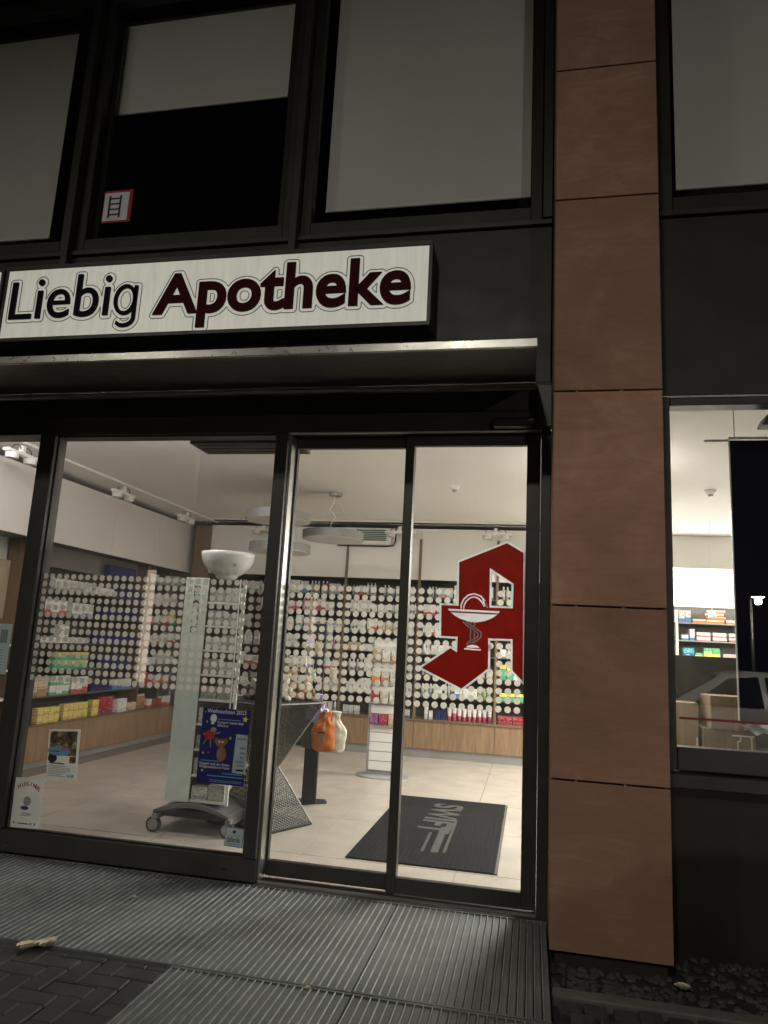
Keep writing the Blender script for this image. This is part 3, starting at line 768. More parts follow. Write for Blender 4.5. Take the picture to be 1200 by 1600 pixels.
red_loops += [band(SN1, 0.008), band(SN2, 0.008), [(-0.300, 1.750), (-0.276, 1.735), (-0.262, 1.695), (-0.288, 1.712)]]
me = stand_up(loops_mesh(red_loops, 0.0, 0.001)); me.materials.append(film_red); put('red_field', me, (0, yA-0.0022, 0), A)
yb0, yb1 = yA-0.0052, yA-0.0036
for st in ([(-0.364, 1.604), (-0.364, 1.478)], [(-0.340, 1.604), (-0.340, 1.479)], SN3, SN4):
    q = MB(); stroke(q, st, 0.008, yb0, yb1); q.build('snake_mark' if len(st) > 2 else 'stem_mark', film_white, A)

# ------------------------------------------------------------------ posters and stickers on the panes
PY = 4.4275
def sheet(name, label, cat, quad, mat, y=PY, t=0.0012):
    o = thing(name, label, cat, (sum(p[0] for p in quad)/4, y, min(p[1] for p in quad)))
    MB().prism(quad, 'y', y, y+t).build('paper_sheet', mat, o)
    return o
def flat(o, name, pts, mat, y): return MB().prism(pts, 'y', y, y+0.0006).build(name, mat, o)
def rect(x0, x1, z0, z1): return [(x0, z0), (x1, z0), (x1, z1), (x0, z1)]
# posters hang on the outer face of the pane
PO = 4.4125
p = sheet('event_poster', 'white event poster with dark photo and blue oval, low on window', 'poster', [(-3.105, 0.465), (-2.883, 0.473), (-2.896, 0.793), (-3.126, 0.775)], paper, PO)
y1 = PO-0.0009; y2 = PO-0.0018; y3 = PO-0.0027
photo_m = None
mt, tt, b_, o_ = nodes('poster_photo'); n = world_tex(tt, 'Noise', (1, 1, 1), Scale=28.0, Detail=6.0, Roughness=0.7)
tt.links.new(ramp(tt, n.outputs[0], [(0.4, (0.02, 0.018, 0.016)), (0.55, (0.16, 0.11, 0.06)), (0.68, (0.6, 0.5, 0.3))]), b_.inputs['Base Color']); photo_m = mt
flat(p, 'photo', [(-3.107, 0.615), (-2.908, 0.622), (-2.915, 0.778), (-3.113, 0.765)], photo_m, y1)
flat(p, 'photo', [(-2.95, 0.575), (-2.905, 0.577), (-2.907, 0.62), (-2.952, 0.616)], photo_m, y1)
flat(p, 'round_photo', disc_pts(-3.077, 0.598, 0.034, 0.028), ink_black, y1)
flat(p, 'oval', disc_pts(-3.035, 0.645, 0.083, 0.03), ink_blue, y2)
wall_text('print', '30', -3.02, -2.975, 0.648, y3, ink_red, p, 0.03)
flat(p, 'text_line', rect(-3.098, -3.03, 0.640, 0.645), ink_black, y3)
for k in range(7):
    zz = 0.55-k*0.0105
    flat(p, 'text_line', rect(-3.098, -3.098+random.choice((0.13, 0.16, 0.10)), zz, zz+0.0035), ink_grey, y1)
wall_text('print', 'GSE', -2.955, -2.905, 0.487, y1, ink_black, p, 0.017)
flat(p, 'text_line', rect(-3.098, -2.985, 0.564, 0.571), ink_black, y1)
p = sheet('help_poster', 'pale poster headed Hilfe-Insel in the lower left window corner', 'poster', [(-3.323, 0.146), (-3.113, 0.152), (-3.118, 0.463), (-3.328, 0.456)], paper, PO)
word = 'HILFE-INSEL'
for k, chh in enumerate(word):
    a = (k-5)/5*0.62; cx, cz = -3.218+0.125*math.sin(a), 0.285+0.125*math.cos(a)
    if chh == '-': me = stand_up(text_mesh('-', 0.036, 0.001, 0.0004))
    else: me = stand_up(text_mesh(chh, 0.034, 0.001, 0.0004))
    me.materials.append(ink_red); o = put('print', me, (cx-0.009, y1, cz), p); o.rotation_euler = (0, a*0.8, 0)
wall_text('print', 'LEON', -3.255, -3.185, 0.225, y1, ink_grey, p, 0.02, 0.012)
flat(p, 'badge', disc_pts(-3.222, 0.315, 0.028, 0.03), ink_grey, y1)
flat(p, 'badge', disc_pts(-3.235, 0.272, 0.030, 0.013), M('ink_navy', (0.03, 0.05, 0.16), 0.6), y1)
flat(p, 'text_line', rect(-3.27, -3.19, 0.173, 0.179), ink_black, y1)
for x in (-3.30, -3.175, -3.145): flat(p, 'badge', disc_pts(x, 0.178, 0.008), ink_grey, y1)
# blue christmas poster
p = sheet('christmas_poster', 'dark blue Weihnachten poster with stars on the shop window', 'poster', [(-2.050, 0.537), (-1.735, 0.534), (-1.724, 0.989), (-2.045, 0.995)], paper_navy, PO)
wall_text('print', 'Weihnachten 2023', -2.015, -1.752, 0.962, y1, ink_white, p, 0.024)
flat(p, 'text_line', rect(-1.935, -1.785, 0.922, 0.927), ink_blue, y1)
wall_text('print', 'Kasperl rettet den', -1.938, -1.765, 0.900, y1, ink_white, p, 0.015)
wall_text('print', 'Nikolaus', -1.938, -1.865, 0.880, y1, ink_white, p, 0.015)
flat(p, 'text_line', rect(-2.030, -1.90, 0.668, 0.673), ink_blue, y1)
wall_text('print', 'Kasperl und der kleine', -2.036, -1.835, 0.646, y1, ink_white, p, 0.015)
wall_text('print', 'Weihnachtshund Hubsi', -2.037, -1.835, 0.627, y1, ink_white, p, 0.015)
flat(p, 'text_line', rect(-1.88, -1.745, 0.598, 0.603), ink_blue, y1)
flat(p, 'text_line', rect(-1.98, -1.74, 0.580, 0.585), ink_blue, y1)
for k in range(2): flat(p, 'text_line', rect(-1.96, -1.745, 0.556-k*0.009, 0.559-k*0.009), ink_blue, y1)
def star(cx, cz, r):
    return [(cx+(r if k % 2 == 0 else r*0.42)*math.sin(k*math.pi/5+0.15), cz+(r if k % 2 == 0 else r*0.42)*math.cos(k*math.pi/5+0.15)) for k in range(10)]
for cx, cz, r in ((-1.755, 0.935, 0.023), (-1.845, 0.815, 0.011), (-2.01, 0.905, 0.008), (-2.025, 0.83, 0.006), (-2.02, 0.715, 0.009), (-2.015, 0.61, 0.010), (-2.025, 0.965, 0.005), (-1.995, 0.625, 0.005), (-1.985, 0.72, 0.004)):
    flat(p, 'star', star(cx, cz, r), ink_yellow, y1)
# simple toy figures on the poster
flat(p, 'drawing', disc_pts(-1.968, 0.928, 0.022, 0.026), ink_white, y1)
flat(p, 'drawing', disc_pts(-1.972, 0.897, 0.012, 0.007), ink_white, y1)
flat(p, 'drawing', disc_pts(-1.985, 0.825, 0.036, 0.030), ink_red, y1)
flat(p, 'drawing', disc_pts(-1.962, 0.858, 0.020, 0.016), ink_grey, y2)
for a, b in (((-2.005, 0.80), (-2.025, 0.765)), ((-1.975, 0.795), (-1.972, 0.75)), ((-1.955, 0.835), (-1.915, 0.845))):
    q = MB(); stroke(q, [a, b], 0.006, y2, y2+0.0005); q.build('drawing', ink_grey, p)
flat(p, 'drawing', disc_pts(-1.905, 0.782, 0.034, 0.026), ink_brown, y1)
flat(p, 'drawing', disc_pts(-1.937, 0.795, 0.012, 0.018), ink_brown, y2)
flat(p, 'drawing', disc_pts(-1.872, 0.795, 0.012, 0.018), ink_brown, y2)
flat(p, 'drawing', disc_pts(-1.895, 0.715, 0.032, 0.045), ink_brown, y2-0.0006)
flat(p, 'drawing', disc_pts(-1.91, 0.725, 0.014, 0.022), card_m, y3-0.0004)
for x in (-1.915, -1.893): flat(p, 'drawing', disc_pts(x, 0.788, 0.006), ink_white, y3)
flat(p, 'sponsor_strip', [(-1.815, 0.610), (-1.727, 0.607), (-1.729, 0.840), (-1.806, 0.843)], paper_pale, y2)
flat(p, 'logo_mark', rect(-1.797, -1.738, 0.812, 0.820), ink_grey, y3)
for zz, ww in ((0.755, 0.035), (0.725, 0.03), (0.698, 0.032), (0.672, 0.06), (0.650, 0.05), (0.622, 0.05)):
    flat(p, 'logo_mark', rect(-1.74-ww, -1.74, zz, zz+0.011), ink_grey if zz > 0.63 else ink_black, y3)
# blink sticker
p = sheet('window_sticker', 'small square white sticker reading blink at the window corner', 'sticker', [(-1.827, 0.183), (-1.706, 0.180), (-1.702, 0.290), (-1.822, 0.297)], ink_blue, PO)
flat(p, 'white_field', [(-1.822, 0.189), (-1.711, 0.186), (-1.708, 0.284), (-1.817, 0.290)], paper, y1)
flat(p, 'logo_mark', disc_pts(-1.765, 0.268, 0.011), M('ink_teal', (0.02, 0.09, 0.2), 0.6), y2)
flat(p, 'line', rect(-1.80, -1.725, 0.246, 0.2485), ink_grey, y2)
wall_text('print', 'blink', -1.806, -1.722, 0.208, y2, M('ink_teal', (0.02, 0.09, 0.2), 0.6), p, 0.032, 0.006)
for k in range(1): flat(p, 'text_line', rect(-1.80, -1.725, 0.196, 0.199), ink_blue, y2)
# poster at the left edge
p = sheet('opening_hours_sheet', 'pale mint notice on the window at the left edge', 'poster', rect(-3.80, -3.52, 1.11, 1.45), paper_pale, PO)
flat(p, 'photo', rect(-3.60, -3.545, 1.32, 1.41), ink_grey, y1)
for k in range(7): flat(p, 'text_line', rect(-3.76, -3.56, 1.27-k*0.02, 1.275-k*0.02), ink_grey, y1)

# ------------------------------------------------------------------ right shop window
W2 = thing('shop_window', 'bright shop window right of the pillar showing shelves and a dark banner', 'window', (1.9, 4.42, 0.85))
box('frame_post', 0.702, 0.798, 4.37, 4.48, 0.85, 3.0, frame, W2, 0.004)
box('bottom_rail', 0.80, 3.2, 4.37, 4.48, 0.85, 0.972, frame, W2, 0.004)
box('top_rail', 0.80, 3.2, 4.37, 4.48, 2.945, 3.0, frame, W2, 0.004)
box('frame_post', 3.2, 3.3, 4.37, 4.48, 0.85, 3.0, frame, W2, 0.004)
box('pane', 0.797, 3.202, 4.42, 4.428, 0.97, 2.947, pane_r, W2)
box('sill', 0.70, 3.4, 4.31, 4.46, 0.765, 0.838, M('sill_metal', (0.055, 0.055, 0.052), 0.45, 0.4), W2, 0.004)
box('trim_strip', 0.80, 3.2, 4.362, 4.369, 2.992, 3.0, alu, W2)
for a, b in ((0.70, 1.9), (1.91, 3.4)): part('plinth_panel', a, b, 4.40, 4.5, -0.1, 0.755, frame_dark, 0.003)
part('plinth_panel', 3.41, RX, 4.40, 4.5, -0.1, 3.0, frame_dark, 0.003)
tp = MB().box(0.822, 3.0, 4.4165, 4.4185, 1.118, 1.131).build('warning_tape', tape_red); tag(tp, 'thin dark red tape line across the right window pane', 'tape')

# ------------------------------------------------------------------ interior: wall units
OI = random.Random(3)
LU = thing('wall_shelf_unit', 'long shelf unit on the left wall with oak base and white upper cabinets', 'shelf unit', (-5.2, 7.6, 0))
box('plinth', -5.36, -5.02, 4.75, 9.9, 0.0, 0.06, plinth_m, LU)
for a, b in zip((4.75, 5.6, 6.6, 7.8, 8.85), (5.6, 6.6, 7.8, 8.85, 9.9)):
    box('base_door', -5.02, -5.0, a+0.002, b-0.002, 0.062, 0.415, oak, LU, 0.001)
    box('upper_door', -5.02, -5.0, a+0.002, b-0.002, 2.335, 3.035, cab_white, LU, 0.001)
box('base_carcass', -5.36, -5.021, 4.75, 9.9, 0.061, 0.414, shelf_dark, LU)
box('upper_carcass', -5.36, -5.021, 4.75, 9.9, 2.336, 3.034, shelf_dark, LU)
box('countertop', -5.36, -4.99, 4.75, 9.9, 0.416, 0.437, oak_dark, LU, 0.001)
box('back_panel', -5.36, -5.34, 6.5, 9.9, 0.438, 2.334, shelf_dark, LU)
box('back_panel', -5.36, -5.30, 4.75, 6.49, 1.5, 2.1, M('beige_panel', (0.42, 0.34, 0.24), 0.6), LU)
box('fascia', -5.30, -5.24, 6.5, 8.85, 2.10, 2.334, cab_grey, LU)
for yy in (6.5, 8.85): box('side_panel', -5.34, -5.05, yy-0.012, yy+0.012, 0.438, 2.334, oak_dark, LU)
Lz = [1.85, 1.575, 1.275, 0.99, 0.715]; Lz2 = [2.10, 1.82, 1.555, 1.29, 1.005, 0.715]
for z in Lz: box('shelf', -5.34, -5.06, 6.513, 8.837, z-0.016, z, shelf_m, LU)
for z in Lz2: box('shelf', -5.34, -5.06, 8.863, 9.9, z-0.016, z, shelf_m, LU)
for z in (1.0, 1.25, 0.72): box('shelf', -5.34, -5.06, 4.8, 6.486, z-0.016, z, cab_white, LU)
BU = thing('wall_shelf_unit', 'long shelf unit on the back wall with oak base and cream upper panels', 'shelf unit', (-1.9, 10.0, 0))
bx = [-4.66, -3.61, -2.555, -1.512, -0.45, 0.60]
box('plinth', -4.7, 0.62, 9.77, 10.3, 0.0, 0.112, plinth_m, BU)
box('base_carcass', -4.7, 0.62, 9.772, 10.3, 0.113, 0.462, shelf_dark, BU)
box('countertop', -4.7, 0.62, 9.74, 10.3, 0.464, 0.488, oak_dark, BU, 0.001)
box('back_panel', -4.66, 0.62, 10.18, 10.2, 0.489, 2.335, shelf_dark, BU)
box('upper_carcass', -4.64, 0.62, 9.782, 10.3, 2.340, 3.045, shelf_dark, BU)
for a, b in zip(bx[:-1], bx[1:]):
    box('base_door', a+0.002, b-0.002, 9.752, 9.771, 0.114, 0.462, oak, BU, 0.001)
    box('upper_panel', a+0.0015, b-0.0015, 9.762, 9.781, 2.338, 3.047, cab_white, BU, 0.001)
for x in bx[1:]: box('oak_post', x-0.017, x+0.017, 9.742, 9.782 if False else 9.7605, 0.489, 2.9, oak_dark, BU)
box('corner_post', -4.90, -4.645, 9.74, 10.3, 0.0, 3.03, oak_dark, BU, 0.002)
Bz = [2.11, 1.87, 1.605, 1.34, 1.06, 0.782]
for a, b in zip(bx[:-1], bx[1:]):
    for z in Bz: box('shelf', a+0.004, b-0.004, 9.87, 10.179, z-0.014, z, shelf_m, BU)

# ------------------------------------------------------------------ products
PR = {'blue-printed white carton': printed('carton_blue', (0.72, 0.71, 0.68), (0.10, 0.25, 0.48)),
      'red-printed white carton': printed('carton_red', (0.72, 0.70, 0.66), (0.52, 0.10, 0.07)),
      'green-printed white carton': printed('carton_green', (0.70, 0.71, 0.66), (0.16, 0.40, 0.20)),
      'pale grey carton': printed('carton_grey', (0.62, 0.61, 0.57), (0.42, 0.42, 0.40)),
      'plain white carton': printed('carton_white', (0.76, 0.74, 0.70), (0.68, 0.66, 0.60)),
      'beige carton': printed('carton_beige', (0.58, 0.46, 0.33), (0.40, 0.26, 0.14)),
      'yellow carton': printed('carton_yellow', (0.72, 0.60, 0.20), (0.60, 0.42, 0.12), (0.14, 0.08, 0.03), lines=5.0),
      'yellow and green carton': printed('carton_yellow_green', (0.80, 0.66, 0.12), (0.10, 0.42, 0.22), band=0.6),
      'orange carton': printed('carton_orange', (0.75, 0.72, 0.66), (0.85, 0.26, 0.05), band=0.55),
      'orange striped carton': printed('carton_orange2', (0.80, 0.30, 0.06), (0.75, 0.70, 0.62), (0.75, 0.7, 0.6)),
      'navy carton': printed('carton_navy', (0.012, 0.018, 0.085), (0.02, 0.035, 0.14), (0.05, 0.07, 0.2)),
      'dark red carton': printed('carton_darkred', (0.30, 0.012, 0.02), (0.22, 0.01, 0.016), (0.5, 0.4, 0.4)),
      'pink carton': printed('carton_pink', (0.72, 0.46, 0.48), (0.62, 0.14, 0.22)),
      'purple carton': printed('carton_purple', (0.22, 0.06, 0.20), (0.14, 0.03, 0.12), (0.6, 0.5, 0.55)),
      'teal carton': printed('carton_teal', (0.05, 0.36, 0.42), (0.03, 0.10, 0.32), (0.8, 0.85, 0.8)),
      'green carton': printed('carton_green2', (0.08, 0.40, 0.17), (0.65, 0.72, 0.16), (0.8, 0.8, 0.7), band=0.5),
      'grey green carton': printed('carton_sage', (0.40, 0.42, 0.36), (0.30, 0.33, 0.27), (0.1, 0.14, 0.08))}
UNIT = {}
def carton(desc, loc, wdh, label, group, rz=0.0):
    if desc not in UNIT: UNIT[desc] = MB().box(-0.5, 0.5, -0.5, 0.5, 0, 1).mesh('carton', PR[desc])
    o = put('carton', UNIT[desc], loc, None, rz, wdh); return tag(o, label, 'carton', group)
BOT = {}
def bottle(kind, loc, r, h, label, group):
    if kind not in BOT:
        body = {'white': (0.72, 0.71, 0.68), 'pink': (0.62, 0.16, 0.22), 'clear': (0.50, 0.52, 0.50), 'amber': (0.55, 0.24, 0.05), 'red': (0.45, 0.02, 0.03), 'green': (0.35, 0.48, 0.2)}[kind]
        bm_ = printed('bottle_'+kind, body, tuple(c*0.6 for c in body) if kind != 'pink' else (0.6, 0.5, 0.5), band=0.35)
        mb = MB(); mb.lathe([(0.9, 0), (1, 0.03), (1, 0.68), (0.9, 0.76), (0.42, 0.82), (0.42, 0.85)], n=14)
        mb.m = 1; mb.lathe([(0.47, 0.845), (0.47, 0.985), (0.4, 1.0)], n=12)
        BOT[kind] = mb.mesh('bottle', [bm_, white_pl if kind != 'white' else plastic_grey], 0, False)
    o = put('bottle', BOT[kind], loc, None, OI.uniform(0, 6), (r, r, h)); return tag(o, label, 'bottle', group)
TUBE = {}
def tube_pack(kind, loc, r, h, label, group):
    if kind not in TUBE:
        body = {'red': (0.50, 0.08, 0.12), 'white': (0.74, 0.73, 0.7), 'silver': (0.4, 0.4, 0.42)}[kind]
        tm = printed('tube_'+kind, (0.72, 0.62, 0.62) if kind == 'red' else body, body, band=0.5)
        mb = MB(); n = 12; vs = []
        for z, a, b in ((0.16, 0.9, 0.9), (0.2, 1, 1), (0.6, 1.05, 0.7), (1.0, 1.2, 0.12)):
            for k in range(n): vs.append((a*math.cos(2*math.pi*k/n), b*math.sin(2*math.pi*k/n), z))
        mb.add(vs, [(i*n+k, i*n+(k+1) % n, (i+1)*n+(k+1) % n, (i+1)*n+k) for i in range(3) for k in range(n)]+[[3*n+k for k in range(n)]])
        mb.m = 1; mb.lathe([(0.8, 0), (0.85, 0.02), (0.8, 0.17)], n=12)
        TUBE[kind] = mb.mesh('tube_pack', [tm, M('tube_cap_'+kind, tuple(c*0.8 for c in body), 0.4)])
    o = put('cosmetic_tube', TUBE[kind], loc, None, 0, (r, r, h)); return tag(o, label, 'tube', group)
ORD = ['top', 'second', 'third', 'fourth', 'fifth', 'sixth', 'bottom']
NTH = ['first', 'second', 'third', 'fourth', 'fifth', 'sixth', 'seventh', 'eighth', 'ninth', 'tenth', 'eleventh', 'twelfth', 'thirteenth', 'fourteenth', 'fifteenth', 'sixteenth']
COUNT = {}
def nth(desc, place):
    k = COUNT.get((desc, place), 0); COUNT[(desc, place)] = k+1
    return f'{NTH[k]} {desc} from left, {place}'
def row(bay, lev, a, b, z, maxh, palette, axis, front, dens=0.85, bottles=()):
    """fill one shelf run with packs; axis x runs along the back wall, axis y along the left wall"""
    p = a+0.03; place = f'{lev} {bay}'; grp = f'packs on the {lev} {bay}'
    while p < b-0.07:
        if OI.random() > dens: p += OI.uniform(0.05, 0.16); continue
        if bottles and OI.random() < 0.35:
            k = OI.choice(bottles); r = OI.uniform(0.017, 0.026); h = min(maxh, OI.uniform(0.13, 0.19)); cnt = OI.randint(2, 4)
            for _ in range(cnt):
                if p+2*r > b-0.02: break
                pos = (p+r, front+0.06, z) if axis == 'x' else (front-0.06, p+r, z)
                bottle(k, pos, r, h, nth(f'{k} bottle', place), grp)
                p += 2*r+0.006
            p += 0.015; continue
        d = OI.choice(palette); ww = OI.uniform(0.05, 0.13); hh = min(maxh, OI.uniform(0.09, 0.19)); dd = OI.uniform(0.05, 0.10)
        for _ in range(OI.randint(1, 3)):
            if p+ww > b-0.02: break
            pos = (p+ww/2, front+dd/2+0.01, z) if axis == 'x' else (front-dd/2-0.01, p+ww/2, z)
            carton(d, pos, (ww, dd, hh) if axis == 'x' else (dd, ww, hh), nth(d, place), grp, OI.uniform(-0.06, 0.06))
            p += ww+OI.uniform(0.003, 0.012)
        p += OI.uniform(0.0, 0.03)
pale = ['blue-printed white carton', 'red-printed white carton', 'plain white carton', 'pale grey carton', 'plain white carton', 'green-printed white carton']
bays = ['back wall shelf behind the display cart', 'back wall shelf just right of the mullion', 'back wall shelf behind the door meeting stile', 'back wall shelf left of the A', 'back wall shelf right of the A']
for bi, (a, b) in enumerate(zip(bx[:-1], bx[1:])):
    for li, z in enumerate(Bz+[0.489]):
        pal = list(pale); bt = ['white', 'clear']
        if bi == 2 and li in (2, 3, 4): pal += ['beige carton', 'purple carton']
        if bi == 0 and li < 4: pal += ['pink carton', 'dark red carton']
        if bi == 1: pal += ['grey green carton', 'pink carton']; bt = ['white', 'pink', 'clear']
        if bi == 4 and li > 3: pal = ['orange striped carton', 'yellow and green carton', 'red-printed white carton', 'pink carton']; bt = ['green', 'amber']
        if bi == 3 and li == 5: bt = ['white', 'green', 'clear']
        if bi == 3 and li == 6: continue
        if bi == 4 and li == 6: continue
        a_ = a+0.02 if bi else -4.3; b_ = b-0.02 if bi < 4 else 0.02
        row(bays[bi], ORD[li], a_, b_, z, 0.20, pal, 'x', 9.88 if li < 6 else 9.80, (0.9 if bi else 0.6) if li < 6 else 0.6, bt)
# counter of the bay left of the A: red tubes in a row
for k in range(9): tube_pack('red', (-1.05+k*0.066, 9.85, 0.489), 0.024, 0.165, nth('red cosmetic tube', 'row on the oak counter below the A'), 'row of red tubes on the oak counter')
for k in range(2): carton('pale grey carton', (-1.36+k*0.06, 9.83, 0.489), (0.05, 0.03, 0.17-0.06*k), nth('pale leaflet box', 'left of the red tubes on counter'), 'leaflet boxes beside the red tubes', 0.3)
for k in range(2): carton('navy carton', (-1.20+k*0.075, 9.86, 0.489), (0.065, 0.05, 0.12), nth('dark carton', 'left of the red tubes on counter'), 'dark cartons beside the red tubes')
for k in range(4): carton('dark red carton', (-0.32+0.20*(k % 2), 9.85, 0.489+0.055*(k//2)), (0.19, 0.1, 0.05), nth(['lower','upper'][k//2]+' flat dark red carton', 'counter right of the A'), 'flat red cartons behind the red A', 0.05)
# left wall, corner bay (dense)
lb = 'shelf in the left wall corner bay'
for li, z in enumerate(Lz2+[0.438]):
    pal = list(pale); bt = ['white', 'clear']
    if li in (2, 3): pal = ['red-printed white carton', 'orange carton', 'pink carton', 'yellow and green carton', 'plain white carton']
    if li == 4: pal = ['plain white carton', 'pale grey carton']
    if li >= 5: pal = ['pink carton', 'orange carton', 'red-printed white carton', 'dark red carton']; bt = ['red', 'amber', 'pink']
    row(lb, ORD[li], 8.87, 9.88, z, 0.19, pal, 'y', -5.06 if li < 6 else -5.03, 0.95, bt)
# left wall, long bay: hand placed groups
lw = 'shelf in the left wall long bay'
def run(desc, y0, n, wdt, h, z, d=0.07, gap=0.006, stack=1, front=-5.08, lev='top'):
    for k in range(n):
        for s_ in range(stack):
            tier = '' if stack == 1 else ['lower ', 'upper ', 'topmost '][s_]
            carton(desc, (front-d/2, y0+wdt/2+k*(wdt+gap), z+s_*(h+0.001)), (d, wdt, h), nth(tier+desc, f'{lev} {lw}'), f'packs on the {lev} {lw}', OI.uniform(-0.03, 0.03))
run('pale grey carton', 6.95, 5, 0.13, 0.12, Lz[0], lev='top'); run('plain white carton', 7.70, 2, 0.19, 0.09, Lz[0], lev='top')
run('navy carton', 8.15, 3, 0.2, 0.11, Lz[0], lev='top')
run('red-printed white carton', 6.80, 3, 0.13, 0.16, Lz[1], lev='second'); run('blue-printed white carton', 7.30, 2, 0.2, 0.15, Lz[1], lev='second')
run('navy carton', 7.9, 4, 0.2, 0.13, Lz[1], lev='second')
run('plain white carton', 7.12, 1, 0.17, 0.2, Lz[2], lev='third'); run('plain white carton', 6.75, 4, 0.22, 0.06, Lz[2], d=0.16, lev='third')
run('navy carton', 7.8, 4, 0.22, 0.12, Lz[2], lev='third')
run('yellow and green carton', 7.1, 4, 0.15, 0.09, Lz[3], stack=2, lev='fourth'); run('navy carton', 7.95, 3, 0.24, 0.14, Lz[3], lev='fourth')
run('beige carton', 6.72, 2, 0.16, 0.20, Lz[4], lev='fifth'); run('green-printed white carton', 7.08, 3, 0.11, 0.10, Lz[4], stack=2, lev='fifth')
run('red-printed white carton', 7.46, 3, 0.10, 0.18, Lz[4], lev='fifth'); run('navy carton', 7.85, 3, 0.12, 0.11, Lz[4], lev='fifth'); run('blue-printed white carton', 8.3, 4, 0.1, 0.12, Lz[4], lev='fifth')
run('navy carton', 8.0, 3, 0.2, 0.14, 2.1, front=-5.12, lev='uppermost')
run('pink carton', 6.62, 1, 0.09, 0.21, 0.438, front=-5.02, lev='bottom')
run('yellow carton', 6.86, 4, 0.082, 0.08, 0.438, stack=2, front=-5.02, gap=0.008, lev='bottom'); run('yellow carton', 7.32, 5, 0.082, 0.085, 0.438, stack=2, front=-5.04, gap=0.008, lev='bottom')
run('yellow carton', 7.86, 1, 0.12, 0.09, 0.438, stack=2, front=-5.04, lev='bottom')
run('dark red carton', 8.03, 2, 0.16, 0.2, 0.438, front=-5.08, lev='bottom'); run('plain white carton', 8.38, 2, 0.1, 0.16, 0.438, front=-5.03, lev='bottom'); run('beige carton', 8.6, 2, 0.1, 0.1, 0.438, front=-5.03, lev='bottom')
for k in range(6): carton('plain white carton' if k % 2 else 'pale grey carton', (-5.15, 5.4+k*0.16, 1.0 if k < 3 else 1.25), (0.08, 0.12, 0.16), nth('pale carton', ['lower','upper'][k//3]+' white shelf at the left edge'), 'cartons on the white shelves at the left edge')

# ------------------------------------------------------------------ ceiling fittings
TR = thing('lighting_track', 'white lighting track on the ceiling along the left cabinets', 'lighting track', (-4.58, 7.9, 3.08))
box('rail', -4.60, -4.565, 5.0, 9.78, 3.08, 3.104, white_pl, TR, 0.002)
TR2 = thing('lighting_track', 'dark lighting track along the top of the back wall unit', 'lighting track', (-2.0, 9.62, 3.06))
box('rail', -4.55, 0.62, 9.6, 9.63, 3.088, 3.1035, black, TR2)
box('cover_strip', -4.55, 0.62, 9.45, 9.50, 3.085, 3.1035, white_pl, TR2)
def spot(loc, along, label):
    t = thing('track_spotlight', label, 'spotlight', loc, 'white twin track spotlights')
    x, y, z = loc
    dx, dy = (1, 0) if along == 'x' else (0, 1)
    L = 0.21
    MB().box(x-L*dx-0.035*dy, x+L*dx+0.035*dy, y-L*dy-0.035*dx, y+L*dy+0.035*dx, z-0.115, z-0.085).build('lamp_bar', white_pl, t, 0.006)
    for s_ in (-1, 1):
        MB().lathe([(0.055, -0.05), (0.06, 0.0), (0.03, 0.012)], (x+s_*0.12*dx, y+s_*0.12*dy, z-0.115), 16).build('lamp_head', lamp_off, t)
    MB().box(x-0.02, x+0.02, y-0.02, y+0.02, z-0.085, z-0.02).build('adapter', white_pl, t)
    for s_ in (-1, 1):
        pts = [(x+s_*dx*(0.02+0.055*(1-math.cos(q/8*math.pi))), y+s_*dy*(0.02+0.055*(1-math.cos(q/8*math.pi))), z-0.06+0.045*math.sin(q/8*math.pi)-0.02*q/8) for q in range(9)]
        MB().tube(pts, 0.0045, 6).build('cable', black, t, 0, True)
spot((-4.582, 5.55, 3.08), 'y', 'white twin track spotlight nearest the left edge')
spot((-4.582, 7.25, 3.08), 'y', 'white twin track spotlight in the middle of the left track')
spot((-4.582, 8.80, 3.08), 'y', 'white twin track spotlight at the far end of the left track')
spot((-1.78, 9.55, 3.06), 'x', 'white twin track spotlight beside the louvred box')
spot((-0.48, 9.55, 3.06), 'x', 'white twin track spotlight above the red A')
spot((-3.75, 9.55, 3.06), 'x', 'white twin track spotlight behind the white bowl')
# pendant lamps
def pendant(cx, cy, zb, r, label, lit=False, anchor=None):
    t = thing('pendant_lamp', label, 'lamp', (cx, cy, zb), 'round disc pendant lamps')
    MB().lathe([(r, 0.012), (r, 0.10), (r-0.012, 0.10), (r-0.012, 0.012)], (cx, cy, zb), 48).build('ring', lamp_ring, t, 0, False)
    MB().lathe([(0.001, 0.0), (r-0.013, 0.006), (r-0.013, 0.085), (0.001, 0.09)], (cx, cy, zb), 48).build('diffuser', lit_warm if lit else lamp_off, t)
    MB().lathe([(r*0.55, 0.0), (r*0.5, 0.02)], (cx, cy, zb+0.09), 32).build('top_cover', lamp_off, t)
    ax, ay = anchor or (cx, cy)
    MB().lathe([(0.075, 0.0), (0.075, 0.035)], (ax, ay, 3.068), 20).build('ceiling_canopy', plastic_grey, t)
    for k in range(3):
        a = 2*math.pi*k/3+0.4
        MB().tube([(cx+r*0.6*math.cos(a), cy+r*0.6*math.sin(a), zb+0.1), (ax+0.03*math.cos(a), ay+0.03*math.sin(a), 3.07)], 0.0015, 5).build('wire', plastic_grey, t)
    pts = [(ax-0.02+0.05*math.sin(q*1.3)*(1-abs(q/5-1)), ay, 3.07-(3.07-zb-0.1)*q/10) for q in range(11)]
    MB().tube(pts, 0.0035, 6).build('cable', white_pl, t)
    return t
pendant(-2.20, 7.70, 2.555, 0.345, 'round grey pendant lamp before the louvred box, nearest the door')
pendant(-2.64, 7.10, 2.655, 0.345, 'round grey pendant lamp highest of the three, behind the window mullion')
pendant(-2.80, 7.65, 2.395, 0.345, 'round grey pendant lamp lowest of the three, behind the window mullion')
